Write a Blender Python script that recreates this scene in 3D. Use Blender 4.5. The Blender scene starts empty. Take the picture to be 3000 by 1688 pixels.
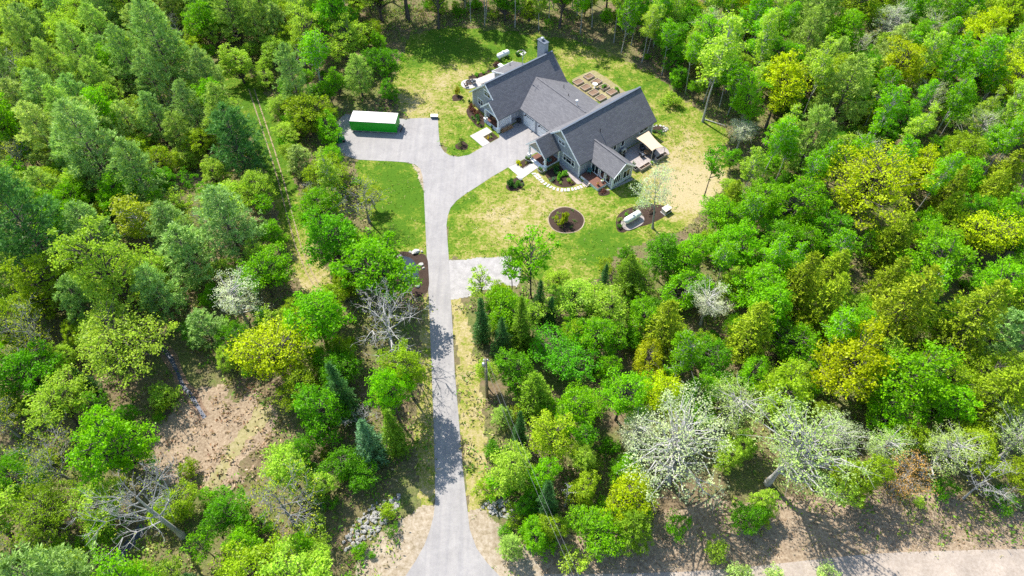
import bpy, math, random
import numpy as np
from mathutils import Vector, Matrix

R = math.radians
random.seed(7)
SC = bpy.context.scene
COL = SC.collection

# ------------------------------------------------------------------ camera, sky, sun, exposure
CAM_H = 80.0
PITCH = R(52)                      # degrees below the horizon
cam_d = bpy.data.cameras.new('camera'); cam = bpy.data.objects.new('camera', cam_d); COL.objects.link(cam)
cam.location = (0, 0, CAM_H); cam.rotation_euler = (R(90) - PITCH, 0, 0)
cam_d.sensor_width = 36; cam_d.lens = 24; cam_d.clip_start = 1; cam_d.clip_end = 6000
SC.camera = cam

SUN_EL = R(51); SHADOW_DIR = R(-51.5)                      # shadows run towards +x -y (right and towards the camera)
to_sun = Vector((-math.cos(SHADOW_DIR) * math.cos(SUN_EL), -math.sin(SHADOW_DIR) * math.cos(SUN_EL), math.sin(SUN_EL)))
world = bpy.data.worlds.new('World'); SC.world = world; world.use_nodes = True
wn = world.node_tree; bg = wn.nodes['Background']
sky = wn.nodes.new('ShaderNodeTexSky'); sky.sky_type = 'NISHITA'; sky.sun_disc = False
sky.sun_elevation = SUN_EL; sky.sun_rotation = math.atan2(to_sun.x, to_sun.y)
sky.air_density = 1.0; sky.dust_density = 0.6
wn.links.new(sky.outputs[0], bg.inputs[0]); bg.inputs[1].default_value = 0.13
sun_d = bpy.data.lights.new('sun', 'SUN'); sun_d.energy = 4.3; sun_d.angle = R(0.53); sun_d.color = (1.0, 0.955, 0.88)
sun = bpy.data.objects.new('sun', sun_d); COL.objects.link(sun)
sun.rotation_euler = to_sun.to_track_quat('Z', 'Y').to_euler(); sun.location = (-60, 160, 120)
SC.view_settings.view_transform = 'Standard'; SC.view_settings.look = 'None'
SC.view_settings.exposure = 1.12; SC.view_settings.gamma = 1.0; SC.view_settings.use_curve_mapping = False
SC.cycles.max_bounces = 6; SC.cycles.diffuse_bounces = 3; SC.cycles.transmission_bounces = 4; SC.cycles.glossy_bounces = 2
SC.cycles.use_denoising = False

# ------------------------------------------------------------------ survey helpers
# points of the place were surveyed from the aerial view: sx, sy are its pixels (3000 wide), z a height in metres
_s, _c = math.sin(PITCH), math.cos(PITCH)
def at(sx, sy, z=0.0):
    u = (sx - 1500) / 2000.0; v = (sy - 844) / 2000.0
    t = (CAM_H - z) / (_s + v * _c)
    return (u * t, (_c - v * _s) * t)
K = 3000 / 2575.0
def atd(dx, dy, z=0.0): return at(dx * K, dy * K, z)
def seen(X, Y, Z):
    dz = Z - CAM_H; d = Y * _c - dz * _s
    return 1500 + 2000 * X / d, 844 + 2000 * (-Y * _s - dz * _c) / d, d
# the house stands turned by -51 degrees; u runs along its gables, v along its ridges
HA = R(-51); HO = (0.0, 95.0)
def hw(u, v):
    return (HO[0] + u * math.cos(HA) - v * math.sin(HA), HO[1] + u * math.sin(HA) + v * math.cos(HA))

# ------------------------------------------------------------------ value noise
def vnoise(x, y, seed=0):
    x = np.asarray(x, float); y = np.asarray(y, float)
    xi = np.floor(x).astype(np.int64); yi = np.floor(y).astype(np.int64); xf = x - xi; yf = y - yi
    def h(a, b):
        n = (a * 374761393 + b * 668265263 + seed * 982451653) & 0x7fffffff
        n = ((n ^ (n >> 13)) * 1274126177) & 0x7fffffff
        return ((n ^ (n >> 16)) & 0xffff) / 65535.0
    sx = xf * xf * (3 - 2 * xf); sy = yf * yf * (3 - 2 * yf)
    return (h(xi, yi) * (1 - sx) + h(xi + 1, yi) * sx) * (1 - sy) + (h(xi, yi + 1) * (1 - sx) + h(xi + 1, yi + 1) * sx) * sy
def fbm(x, y, seed=0, o=4):
    t = 0; a = 0.5; s = 0
    for i in range(o):
        t = t + a * vnoise(x * 2 ** i, y * 2 ** i, seed + i * 17); s += a; a *= 0.5
    return t / s
def inside(poly, x, y):
    x = np.asarray(x, float); y = np.asarray(y, float); r = np.zeros(x.shape, bool)
    n = len(poly); j = n - 1
    for i in range(n):
        xi, yi = poly[i]; xj, yj = poly[j]
        if yi != yj:
            r ^= ((yi > y) != (yj > y)) & (x < (xj - xi) * (y - yi) / (yj - yi) + xi)
        j = i
    return r
def smooth_poly(pts, n=2):
    for _ in range(n):
        q = []
        for i in range(len(pts)):
            a = pts[i]; b = pts[(i + 1) % len(pts)]
            q += [(a[0] * .75 + b[0] * .25, a[1] * .75 + b[1] * .25), (a[0] * .25 + b[0] * .75, a[1] * .25 + b[1] * .75)]
        pts = q
    return pts

# ------------------------------------------------------------------ materials
MATS = {}
def nodes(name):
    m = bpy.data.materials.new(name); m.use_nodes = True; nt = m.node_tree
    MATS[name] = m
    return m, nt, nt.nodes['Principled BSDF']
def N(nt, t, **k):
    n = nt.nodes.new(t)
    for a, b in k.items(): setattr(n, a, b)
    return n
def ramp(nt, fac, stops):
    r = N(nt, 'ShaderNodeValToRGB'); e = r.color_ramp.elements
    while len(e) < len(stops): e.new(0.5)
    for i, (p, c) in enumerate(stops):
        e[i].position = p; e[i].color = (*c, 1)
    nt.links.new(fac, r.inputs[0]); return r
def noise(nt, scale, detail=4, rough=.6, coord='Object', dist=0):
    tc = N(nt, 'ShaderNodeTexCoord'); n = N(nt, 'ShaderNodeTexNoise')
    n.inputs['Scale'].default_value = scale; n.inputs['Detail'].default_value = detail
    n.inputs['Roughness'].default_value = rough; n.inputs['Distortion'].default_value = dist
    nt.links.new(tc.outputs[coord], n.inputs['Vector']); return n
def plain(name, col, rough=.7, var=.12, scale=3.0, metal=0, bump=0, spec=.3):
    m, nt, b = nodes(name)
    n = noise(nt, scale, 5)
    lo = tuple(c * (1 - var) for c in col); hi = tuple(min(1, c * (1 + var)) for c in col)
    r = ramp(nt, n.outputs[0], [(.3, lo), (.7, hi)]); nt.links.new(r.outputs[0], b.inputs['Base Color'])
    b.inputs['Roughness'].default_value = rough; b.inputs['Metallic'].default_value = metal
    b.inputs['Specular IOR Level'].default_value = spec
    if bump:
        bp = N(nt, 'ShaderNodeBump'); bp.inputs['Strength'].default_value = bump; bp.inputs['Distance'].default_value = .05
        nt.links.new(n.outputs[0], bp.inputs['Height']); nt.links.new(bp.outputs[0], b.inputs['Normal'])
    return m
def mixc(nt, fac, a, b, mode='MIX'):
    m = N(nt, 'ShaderNodeMix', data_type='RGBA', blend_type=mode)
    if hasattr(fac, 'links') or hasattr(fac, 'is_linked'): nt.links.new(fac, m.inputs[0])
    else: m.inputs[0].default_value = fac
    for s, i in ((a, 6), (b, 7)):
        if isinstance(s, tuple): m.inputs[i].default_value = (*s, 1)
        else: nt.links.new(s, m.inputs[i])
    return m.outputs[2]

# ground covers
def mat_floor():
    m, nt, b = nodes('forest_floor')
    n1 = noise(nt, .12, 8, .8); n2 = noise(nt, 1.9, 8, .85); n3 = noise(nt, 3, 6, .85)
    litter = ramp(nt, n2.outputs[0], [(.28, (.06, .04, .024)), (.46, (.15, .105, .065)), (.62, (.24, .18, .115)), (.78, (.34, .28, .2))])
    green = ramp(nt, n3.outputs[0], [(.34, (.03, .06, .01)), (.5, (.10, .15, .025)), (.66, (.24, .25, .08))])
    f = ramp(nt, n1.outputs[0], [(.42, (.05, .05, .05)), (.6, (.8, .8, .8))])
    c = mixc(nt, f.outputs[0], litter.outputs[0], green.outputs[0])
    nt.links.new(c, b.inputs['Base Color']); b.inputs['Roughness'].default_value = .95; b.inputs['Specular IOR Level'].default_value = .1
    bp = N(nt, 'ShaderNodeBump'); bp.inputs['Strength'].default_value = .6; bp.inputs['Distance'].default_value = .2
    nt.links.new(n2.outputs[0], bp.inputs['Height']); nt.links.new(bp.outputs[0], b.inputs['Normal'])
    return m
def mat_lawn():
    m, nt, b = nodes('lawn')
    at_ = N(nt, 'ShaderNodeAttribute', attribute_name='dry')
    n1 = noise(nt, .55, 6, .72); n2 = noise(nt, 2.2, 6, .8); n3 = noise(nt, .16, 3, .6); n4 = noise(nt, 5.5, 6, .85)
    add = N(nt, 'ShaderNodeMath', operation='MULTIPLY_ADD'); nt.links.new(n1.outputs[0], add.inputs[0]); add.inputs[1].default_value = 2.2
    nt.links.new(at_.outputs['Fac'], add.inputs[2])
    add2 = N(nt, 'ShaderNodeMath', operation='MULTIPLY_ADD'); nt.links.new(n2.outputs[0], add2.inputs[0]); add2.inputs[1].default_value = 1.7; nt.links.new(add.outputs[0], add2.inputs[2])
    r = ramp(nt, add2.outputs[0], [(.0, (0, 0, 0)), (1, (1, 1, 1))])
    mr = N(nt, 'ShaderNodeMapRange'); mr.inputs[1].default_value = 1.75; mr.inputs[2].default_value = 2.95; nt.links.new(add2.outputs[0], mr.inputs[0])
    col = ramp(nt, mr.outputs[0], [(.0, (.060, .135, .008)), (.22, (.105, .175, .012)), (.42, (.185, .215, .03)), (.62, (.29, .25, .085)), (1, (.38, .31, .18))])
    fine = ramp(nt, n4.outputs[0], [(.34, (.62, .66, .6)), (.66, (1.3, 1.27, 1.25))])
    c = mixc(nt, 1.0, col.outputs[0], fine.outputs[0], 'MULTIPLY')
    nt.links.new(c, b.inputs['Base Color']); b.inputs['Roughness'].default_value = .95; b.inputs['Specular IOR Level'].default_value = .12
    bp = N(nt, 'ShaderNodeBump'); bp.inputs['Strength'].default_value = .5; bp.inputs['Distance'].default_value = .12
    nt.links.new(n2.outputs[0], bp.inputs['Height']); nt.links.new(bp.outputs[0], b.inputs['Normal'])
    return m
def mat_asphalt():
    m, nt, b = nodes('asphalt')
    n1 = noise(nt, .35, 5, .65, dist=.6); n2 = noise(nt, 14, 3, .8); n3 = noise(nt, 2.2, 5, .7)
    tc = N(nt, 'ShaderNodeTexCoord'); mp = N(nt, 'ShaderNodeMapping'); mp.inputs['Scale'].default_value = (1.3, .06, 1)
    nt.links.new(tc.outputs['Object'], mp.inputs[0]); ns = N(nt, 'ShaderNodeTexNoise'); ns.inputs['Scale'].default_value = 1.2; ns.inputs['Detail'].default_value = 3
    nt.links.new(mp.outputs[0], ns.inputs['Vector'])
    a = ramp(nt, n1.outputs[0], [(.3, (.265, .252, .243)), (.5, (.295, .281, .27)), (.72, (.33, .315, .30))])
    c = mixc(nt, .75, a.outputs[0], ramp(nt, n3.outputs[0], [(.3, (.86, .86, .87)), (.7, (1.08, 1.07, 1.06))]).outputs[0], 'MULTIPLY')
    c = mixc(nt, .8, c, ramp(nt, ns.outputs[0], [(.35, (.9, .9, .92)), (.65, (1.06, 1.05, 1.04))]).outputs[0], 'MULTIPLY')
    c = mixc(nt, .6, c, ramp(nt, n2.outputs[0], [(.3, (.82, .82, .82)), (.7, (1.12, 1.12, 1.12))]).outputs[0], 'MULTIPLY')
    nt.links.new(c, b.inputs['Base Color']); b.inputs['Roughness'].default_value = .9; b.inputs['Specular IOR Level'].default_value = .15
    return m
def mat_speckle(name, cols, scale, rough=.95, bump=.5):
    m, nt, b = nodes(name)
    n = noise(nt, scale, 6, .8); n2 = noise(nt, scale * .12, 4, .6)
    k = len(cols)
    r = ramp(nt, n.outputs[0], [(.3 + .42 * i / (k - 1), c) for i, c in enumerate(cols)])
    c = mixc(nt, 1.0, r.outputs[0], ramp(nt, n2.outputs[0], [(.3, (.8, .8, .8)), (.7, (1.15, 1.15, 1.15))]).outputs[0], 'MULTIPLY')
    nt.links.new(c, b.inputs['Base Color']); b.inputs['Roughness'].default_value = rough; b.inputs['Specular IOR Level'].default_value = .1
    bp = N(nt, 'ShaderNodeBump'); bp.inputs['Strength'].default_value = bump; bp.inputs['Distance'].default_value = .05
    nt.links.new(n.outputs[0], bp.inputs['Height']); nt.links.new(bp.outputs[0], b.inputs['Normal'])
    return m
mat_floor(); mat_lawn(); mat_asphalt()
mat_speckle('gravel', [(.24, .225, .215), (.34, .32, .305), (.44, .415, .395)], 9)
mat_speckle('dirt_road', [(.26, .21, .165), (.34, .285, .235), (.42, .365, .31)], 3)
mat_speckle('sand', [(.15, .12, .07), (.27, .215, .145), (.36, .30, .225), (.43, .375, .305)], 1.8)
mat_speckle('mulch', [(.022, .014, .010), (.055, .036, .027), (.095, .066, .05)], 9)
mat_speckle('soil', [(.12, .075, .045), (.21, .14, .095), (.27, .2, .14)], 8)
mat_speckle('stone', [(.16, .155, .15), (.32, .31, .29), (.46, .44, .41)], 3.5, bump=.4)
mat_speckle('pale_stone', [(.36, .34, .30), (.5, .48, .43), (.6, .58, .53)], 3, bump=.3)
mat_speckle('concrete', [(.38, .35, .33), (.45, .42, .395), (.5, .47, .445)], 2.2, bump=.1)
mat_speckle('patio_stone', [(.26, .22, .20), (.34, .30, .28), (.42, .38, .35)], 2.5, bump=.1)
mat_speckle('bark', [(.06, .05, .045), (.12, .10, .088), (.19, .165, .145)], 5)
mat_speckle('pale_bark', [(.24, .23, .21), (.40, .385, .36), (.52, .50, .47)], 4)
mat_speckle('grey_bark', [(.15, .145, .14), (.26, .25, .245), (.36, .35, .34)], 5)
mat_speckle('dark_bark', [(.025, .022, .02), (.055, .048, .042), (.09, .08, .07)], 5)
mat_speckle('straw', [(.10, .065, .04), (.22, .16, .105), (.33, .255, .175), (.42, .35, .26)], 2.6)
mat_speckle('path_grass', [(.17, .16, .06), (.26, .225, .11), (.36, .31, .19)], 1.6)

def mat_roof(name, swap):
    m, nt, b = nodes(name)
    tc = N(nt, 'ShaderNodeTexCoord'); mp = N(nt, 'ShaderNodeMapping')
    if swap: mp.inputs['Rotation'].default_value = (0, 0, R(90))
    nt.links.new(tc.outputs['Object'], mp.inputs[0])
    br = N(nt, 'ShaderNodeTexBrick'); br.offset = .5; br.inputs['Scale'].default_value = 1
    br.inputs['Brick Width'].default_value = .62; br.inputs['Row Height'].default_value = .2; br.inputs['Mortar Size'].default_value = .012
    br.inputs['Color1'].default_value = (.128, .126, .134, 1); br.inputs['Color2'].default_value = (.168, .165, .172, 1); br.inputs['Mortar'].default_value = (.11, .109, .115, 1)
    br.inputs['Bias'].default_value = -.1
    nt.links.new(mp.outputs[0], br.inputs['Vector'])
    n = noise(nt, 16, 3, .8); n2 = noise(nt, .5, 4, .6)
    c = mixc(nt, .8, br.outputs[0], ramp(nt, n.outputs[0], [(.3, (.78, .78, .78)), (.7, (1.2, 1.2, 1.2))]).outputs[0], 'MULTIPLY')
    c = mixc(nt, .8, c, ramp(nt, n2.outputs[0], [(.3, (.96, .96, .97)), (.7, (1.03, 1.03, 1.03))]).outputs[0], 'MULTIPLY')
    nt.links.new(c, b.inputs['Base Color']); b.inputs['Roughness'].default_value = .9; b.inputs['Specular IOR Level'].default_value = .15
    bp = N(nt, 'ShaderNodeBump'); bp.inputs['Strength'].default_value = .35; bp.inputs['Distance'].default_value = .03
    nt.links.new(br.outputs['Fac'], bp.inputs['Height']); bp.invert = True; nt.links.new(bp.outputs[0], b.inputs['Normal'])
mat_roof('shingle_u', True); mat_roof('shingle_v', False)
def mat_siding():
    m, nt, b = nodes('siding')
    tc = N(nt, 'ShaderNodeTexCoord'); sp = N(nt, 'ShaderNodeSeparateXYZ'); nt.links.new(tc.outputs['Object'], sp.inputs[0])
    mu = N(nt, 'ShaderNodeMath', operation='MULTIPLY'); mu.inputs[1].default_value = 5.5; nt.links.new(sp.outputs[2], mu.inputs[0])
    fr = N(nt, 'ShaderNodeMath', operation='FRACT'); nt.links.new(mu.outputs[0], fr.inputs[0])
    n = noise(nt, 2.5, 4)
    c = ramp(nt, n.outputs[0], [(.3, (.325, .345, .38)), (.7, (.345, .365, .40))])
    nt.links.new(c.outputs[0], b.inputs['Base Color']); b.inputs['Roughness'].default_value = .6; b.inputs['Specular IOR Level'].default_value = .3
    bp = N(nt, 'ShaderNodeBump'); bp.inputs['Strength'].default_value = .12; bp.inputs['Distance'].default_value = .015
    nt.links.new(fr.outputs[0], bp.inputs['Height']); nt.links.new(bp.outputs[0], b.inputs['Normal'])
mat_siding()
plain('white_trim', (.84, .85, .85), .45, .05)
plain('gable_board', (.40, .37, .31), .7, .08)
plain('decking', (.16, .07, .045), .65, .25, 6)
plain('cedar', (.30, .17, .09), .7, .25, 5)
plain('weathered_wood', (.46, .38, .32), .8, .2, 5)
plain('log_end', (.34, .23, .13), .85, .3, 9)
plain('black_metal', (.018, .018, .02), .45, .2)
plain('dark_wicker', (.035, .04, .055), .7, .25, 20)
plain('grey_metal', (.42, .43, .44), .4, .1, 4, .6)
plain('galvanised', (.46, .48, .5), .45, .12, 6, .5)
plain('tank_white', (.80, .80, .78), .35, .04)
plain('beige_plastic', (.62, .56, .47), .5, .06)
plain('sail_cloth', (.56, .43, .29), .85, .05, 3)
plain('container_green', (.008, .36, .010), .42, .10, 1.5)
plain('container_roof', (.66, .61, .59), .6, .10, 1.2)
plain('dark_wood', (.05, .035, .025), .85, .35, 6)
plain('blue_grey_paint', (.10, .12, .15), .5, .1)
plain('pole_wood', (.20, .165, .13), .85, .3, 4)
plain('wire_metal', (.20, .205, .21), .5, .05, 2, .3)
plain('stick_wood', (.30, .22, .17), .9, .3, 4)
plain('mower_green', (.02, .26, .05), .35, .1)
plain('car_white', (.80, .80, .80), .25, .03, spec=.5)
plain('tyre_black', (.015, .015, .015), .8, .2)
plain('cushion_red', (.35, .06, .04), .8, .15)
plain('teal_paint', (.05, .22, .22), .5, .1)
plain('yellow_flower', (.75, .55, .02), .7, .15, 8)
plain('terracotta', (.36, .13, .07), .75, .15)
def mat_glass():
    m, nt, b = nodes('window_glass')
    b.inputs['Base Color'].default_value = (.012, .016, .022, 1); b.inputs['Roughness'].default_value = .06; b.inputs['Specular IOR Level'].default_value = .5
mat_glass()
def mat_water():
    m, nt, b = nodes('pond_water')
    n = noise(nt, 6, 3); bp = N(nt, 'ShaderNodeBump'); bp.inputs['Strength'].default_value = .08; bp.inputs['Distance'].default_value = .05
    nt.links.new(n.outputs[0], bp.inputs['Height']); nt.links.new(bp.outputs[0], b.inputs['Normal'])
    b.inputs['Base Color'].default_value = (.022, .034, .05, 1); b.inputs['Roughness'].default_value = .1; b.inputs['Specular IOR Level'].default_value = .4
mat_water()
def mat_brook():
    m, nt, b = nodes('brook_water')
    n = noise(nt, 3, 4); bp = N(nt, 'ShaderNodeBump'); bp.inputs['Strength'].default_value = .12; bp.inputs['Distance'].default_value = .1
    nt.links.new(n.outputs[0], bp.inputs['Height']); nt.links.new(bp.outputs[0], b.inputs['Normal'])
    b.inputs['Base Color'].default_value = (.07, .08, .11, 1); b.inputs['Roughness'].default_value = .5; b.inputs['Specular IOR Level'].default_value = .2
mat_brook()
def mat_leaf(name, trans, lo, hi, own=False):
    m = bpy.data.materials.new(name); m.use_nodes = True; nt = m.node_tree; MATS[name] = m
    nt.nodes.remove(nt.nodes['Principled BSDF']); out = nt.nodes['Material Output']
    t = N(nt, 'ShaderNodeAttribute', attribute_name='tint')
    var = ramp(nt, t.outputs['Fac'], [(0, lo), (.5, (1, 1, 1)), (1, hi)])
    if own:
        oc = N(nt, 'ShaderNodeAttribute', attribute_name='leafcol').outputs['Color']
    else:
        oc = N(nt, 'ShaderNodeObjectInfo').outputs['Color']
    c = mixc(nt, 1.0, oc, var.outputs[0], 'MULTIPLY')
    d = N(nt, 'ShaderNodeBsdfDiffuse'); nt.links.new(c, d.inputs[0])
    tr = N(nt, 'ShaderNodeBsdfTranslucent'); ct = mixc(nt, 1.0, c, (1.1, 1.15, .5), 'MULTIPLY'); nt.links.new(ct, tr.inputs[0])
    mx = N(nt, 'ShaderNodeMixShader'); mx.inputs[0].default_value = trans
    nt.links.new(d.outputs[0], mx.inputs[1]); nt.links.new(tr.outputs[0], mx.inputs[2])
    gl = N(nt, 'ShaderNodeBsdfGlossy'); gl.inputs['Roughness'].default_value = .45; gl.inputs[0].default_value = (1, 1, 1, 1)
    mg = N(nt, 'ShaderNodeMixShader'); mg.inputs[0].default_value = .008
    nt.links.new(mx.outputs[0], mg.inputs[1]); nt.links.new(gl.outputs[0], mg.inputs[2])
    nt.links.new(mg.outputs[0], out.inputs[0])
mat_leaf('leaf', .48, (.58, .64, .75), (1.3, 1.3, 1.05))
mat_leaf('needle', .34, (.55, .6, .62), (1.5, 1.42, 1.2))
mat_leaf('ground_leaf', .3, (.6, .6, .6), (1.4, 1.35, 1.2), own=True)

# ------------------------------------------------------------------ mesh helpers
def link(o, parent=None):
    COL.objects.link(o)
    if parent is not None: o.parent = parent
    return o
def tag(o, label=None, cat=None, group=None, kind=None):
    if label: o['label'] = label
    if cat: o['category'] = cat
    if group: o['group'] = group
    if kind: o['kind'] = kind
    return o
def empty(name, loc=(0, 0, 0), rz=0, label=None, cat=None, group=None, scale=None):
    e = bpy.data.objects.new(name, None); COL.objects.link(e); e.empty_display_size = .3
    e.location = loc; e.rotation_euler = (0, 0, rz)
    if scale: e.scale = scale
    return tag(e, label, cat, group)
class MB:
    def __init__(s): s.v = []; s.f = []
    def add(s, vs, fs):
        o = len(s.v); s.v += [tuple(p) for p in vs]; s.f += [tuple(i + o for i in f) for f in fs]; return s
    def box(s, x0, x1, y0, y1, z0, z1):
        return s.add([(x0, y0, z0), (x1, y0, z0), (x1, y1, z0), (x0, y1, z0), (x0, y0, z1), (x1, y0, z1), (x1, y1, z1), (x0, y1, z1)],
                     [(0, 3, 2, 1), (4, 5, 6, 7), (0, 1, 5, 4), (1, 2, 6, 5), (2, 3, 7, 6), (3, 0, 4, 7)])
    def cbox(s, c, d, bev=0):
        x, y, z = c; a, b, h = d[0] / 2, d[1] / 2, d[2] / 2
        return s.box(x - a, x + a, y - b, y + b, z - h, z + h)
    def prism(s, poly, off):                    # closed solid: polygon of 3-D points swept by off
        n = len(poly); off = Vector(off); p = [Vector(q) for q in poly]
        vs = p + [q + off for q in p]
        fs = [tuple(range(n))[::-1], tuple(range(n, 2 * n))] + [(i, (i + 1) % n, n + (i + 1) % n, n + i) for i in range(n)]
        return s.add(vs, fs)
    def tube(s, a, b, r0, r1=None, n=8, cap=True):
        a = Vector(a); b = Vector(b); r1 = r0 if r1 is None else r1
        d = (b - a).normalized(); t = d.cross(Vector((0, 0, 1)) if abs(d.z) < .9 else Vector((1, 0, 0))).normalized(); q = d.cross(t)
        vs = []
        for p, r in ((a, r0), (b, r1)):
            for i in range(n):
                an = 2 * math.pi * i / n; vs.append(p + (t * math.cos(an) + q * math.sin(an)) * r)
        fs = [(i, (i + 1) % n, n + (i + 1) % n, n + i) for i in range(n)]
        if cap: fs += [tuple(range(n))[::-1], tuple(range(n, 2 * n))]
        return s.add(vs, fs)
    def beam(s, a, b, w, h):                    # rectangular bar from a to b, w across, h tall (hangs below the line)
        a = Vector(a); b = Vector(b); d = (b - a).normalized()
        t = d.cross(Vector((0, 0, 1)))
        t = t.normalized() * (w / 2) if t.length > 1e-4 else Vector((w / 2, 0, 0))
        up = t.normalized().cross(d).normalized() * h
        vs = [a - t, a + t, a + t - up, a - t - up, b - t, b + t, b + t - up, b - t - up]
        return s.add(vs, [(0, 1, 2, 3), (7, 6, 5, 4), (0, 4, 5, 1), (1, 5, 6, 2), (2, 6, 7, 3), (3, 7, 4, 0)])
    def lathe(s, prof, c=(0, 0, 0), n=16, ax='z'):
        vs = []; m = len(prof)
        for r, z in prof:
            for i in range(n):
                an = 2 * math.pi * i / n; x, y = r * math.cos(an), r * math.sin(an)
                p = (x, y, z) if ax == 'z' else (z, x, y)
                vs.append((p[0] + c[0], p[1] + c[1], p[2] + c[2]))
        fs = [(k * n + i, k * n + (i + 1) % n, (k + 1) * n + (i + 1) % n, (k + 1) * n + i) for k in range(m - 1) for i in range(n)]
        fs += [tuple(range(n))[::-1], tuple(range((m - 1) * n, m * n))]
        return s.add(vs, fs)
    def mesh(s, name, mat, smooth=False):
        me = bpy.data.meshes.new(name); me.from_pydata(s.v, [], s.f); me.materials.append(MATS[mat])
        if smooth: me.polygons.foreach_set('use_smooth', [True] * len(me.polygons))
        me.update(); return me
    def build(s, name, mat, parent=None, smooth=False, bevel=0):
        o = link(bpy.data.objects.new(name, s.mesh(name, mat, smooth)), parent)
        if bevel:
            b = o.modifiers.new('bevel', 'BEVEL'); b.width = bevel; b.segments = 2; b.limit_method = 'ANGLE'
        return o
def fast_mesh(name, V, F, mats, attrs=None, smooth=False, midx=None):
    """V (n,3), F (m,k) arrays -> mesh; attrs {name: (type, values)} on faces or points"""
    V = np.ascontiguousarray(V, np.float32); F = np.ascontiguousarray(F, np.int32); m, k = F.shape
    me = bpy.data.meshes.new(name)
    me.vertices.add(len(V)); me.vertices.foreach_set('co', V.ravel())
    me.loops.add(m * k); me.loops.foreach_set('vertex_index', F.ravel())
    me.polygons.add(m); me.polygons.foreach_set('loop_start', np.arange(0, m * k, k, dtype=np.int32))
    me.polygons.foreach_set('loop_total', np.full(m, k, np.int32))
    for x in mats: me.materials.append(MATS[x])
    if midx is not None: me.polygons.foreach_set('material_index', np.ascontiguousarray(midx, np.int32))
    if smooth: me.polygons.foreach_set('use_smooth', np.ones(m, bool))
    for a, (ty, dom, val) in (attrs or {}).items():
        at_ = me.attributes.new(a, ty, dom)
        at_.data.foreach_set('color' if ty == 'FLOAT_COLOR' else 'value', np.ascontiguousarray(val, np.float32).ravel())
    me.update(calc_edges=True); me.validate()
    return me
def sheet(name, poly, z, mat, kind='structure', thick=0.0, parent=None):
    b = MB()
    if thick: b.prism([(x, y, z - thick) for x, y in poly], (0, 0, thick))
    else: b.add([(x, y, z) for x, y in poly], [tuple(range(len(poly)))])
    o = b.build(name, mat, parent)
    if kind: o['kind'] = kind
    me = o.data
    n = Vector((0, 0, 0))
    if not thick and me.polygons[0].normal.z < 0: me.flip_normals()
    return o
def grid_sheet(name, poly, cell, z, mat, wob=.8, attrs=None, seed=3, holes=()):
    xs = [p[0] for p in poly]; ys = [p[1] for p in poly]
    x = np.arange(min(xs) - 2, max(xs) + 2, cell); y = np.arange(min(ys) - 2, max(ys) + 2, cell)
    X, Y = np.meshgrid(x, y); nx, ny = len(x), len(y)
    cx = X[:-1, :-1] + cell / 2; cy = Y[:-1, :-1] + cell / 2
    wx = (fbm(cx * .55, cy * .55, seed) - .5) * 2 * wob; wy = (fbm(cx * .55 + 40, cy * .55, seed + 5) - .5) * 2 * wob
    keep = inside(poly, cx + wx, cy + wy)
    for h in holes: keep &= ~inside(h, cx, cy)
    jx = (vnoise(X * 3.1, Y * 3.1, seed + 9) - .5) * cell * .8; jy = (vnoise(X * 3.1 + 9, Y * 3.1, seed + 10) - .5) * cell * .8
    XX = X + jx; YY = Y + jy
    V = np.stack([XX.ravel(), YY.ravel(), np.full(X.size, z) + (vnoise(X * .9, Y * .9, seed + 3).ravel() - .5) * .004], 1)
    idx = np.arange(nx * ny).reshape(ny, nx)
    F = np.stack([idx[:-1, :-1], idx[:-1, 1:], idx[1:, 1:], idx[1:, :-1]], -1)[keep]
    used = np.unique(F); rm = np.full(len(V), -1); rm[used] = np.arange(len(used))
    V = V[used]; F = rm[F]
    at_ = {k: ('FLOAT', 'POINT', fn(V[:, 0], V[:, 1])) for k, fn in (attrs or {}).items()}
    o = link(bpy.data.objects.new(name, fast_mesh(name, V, F, [mat], at_)))
    o['kind'] = 'structure'; return o

# ================================================================== THE SETTING
def px(*pts): return [at(*p) for p in pts]
sheet('ground', [(-1500, -400), (1500, -400), (1500, 2500), (-1500, 2500)], 0, 'forest_floor')

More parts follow.
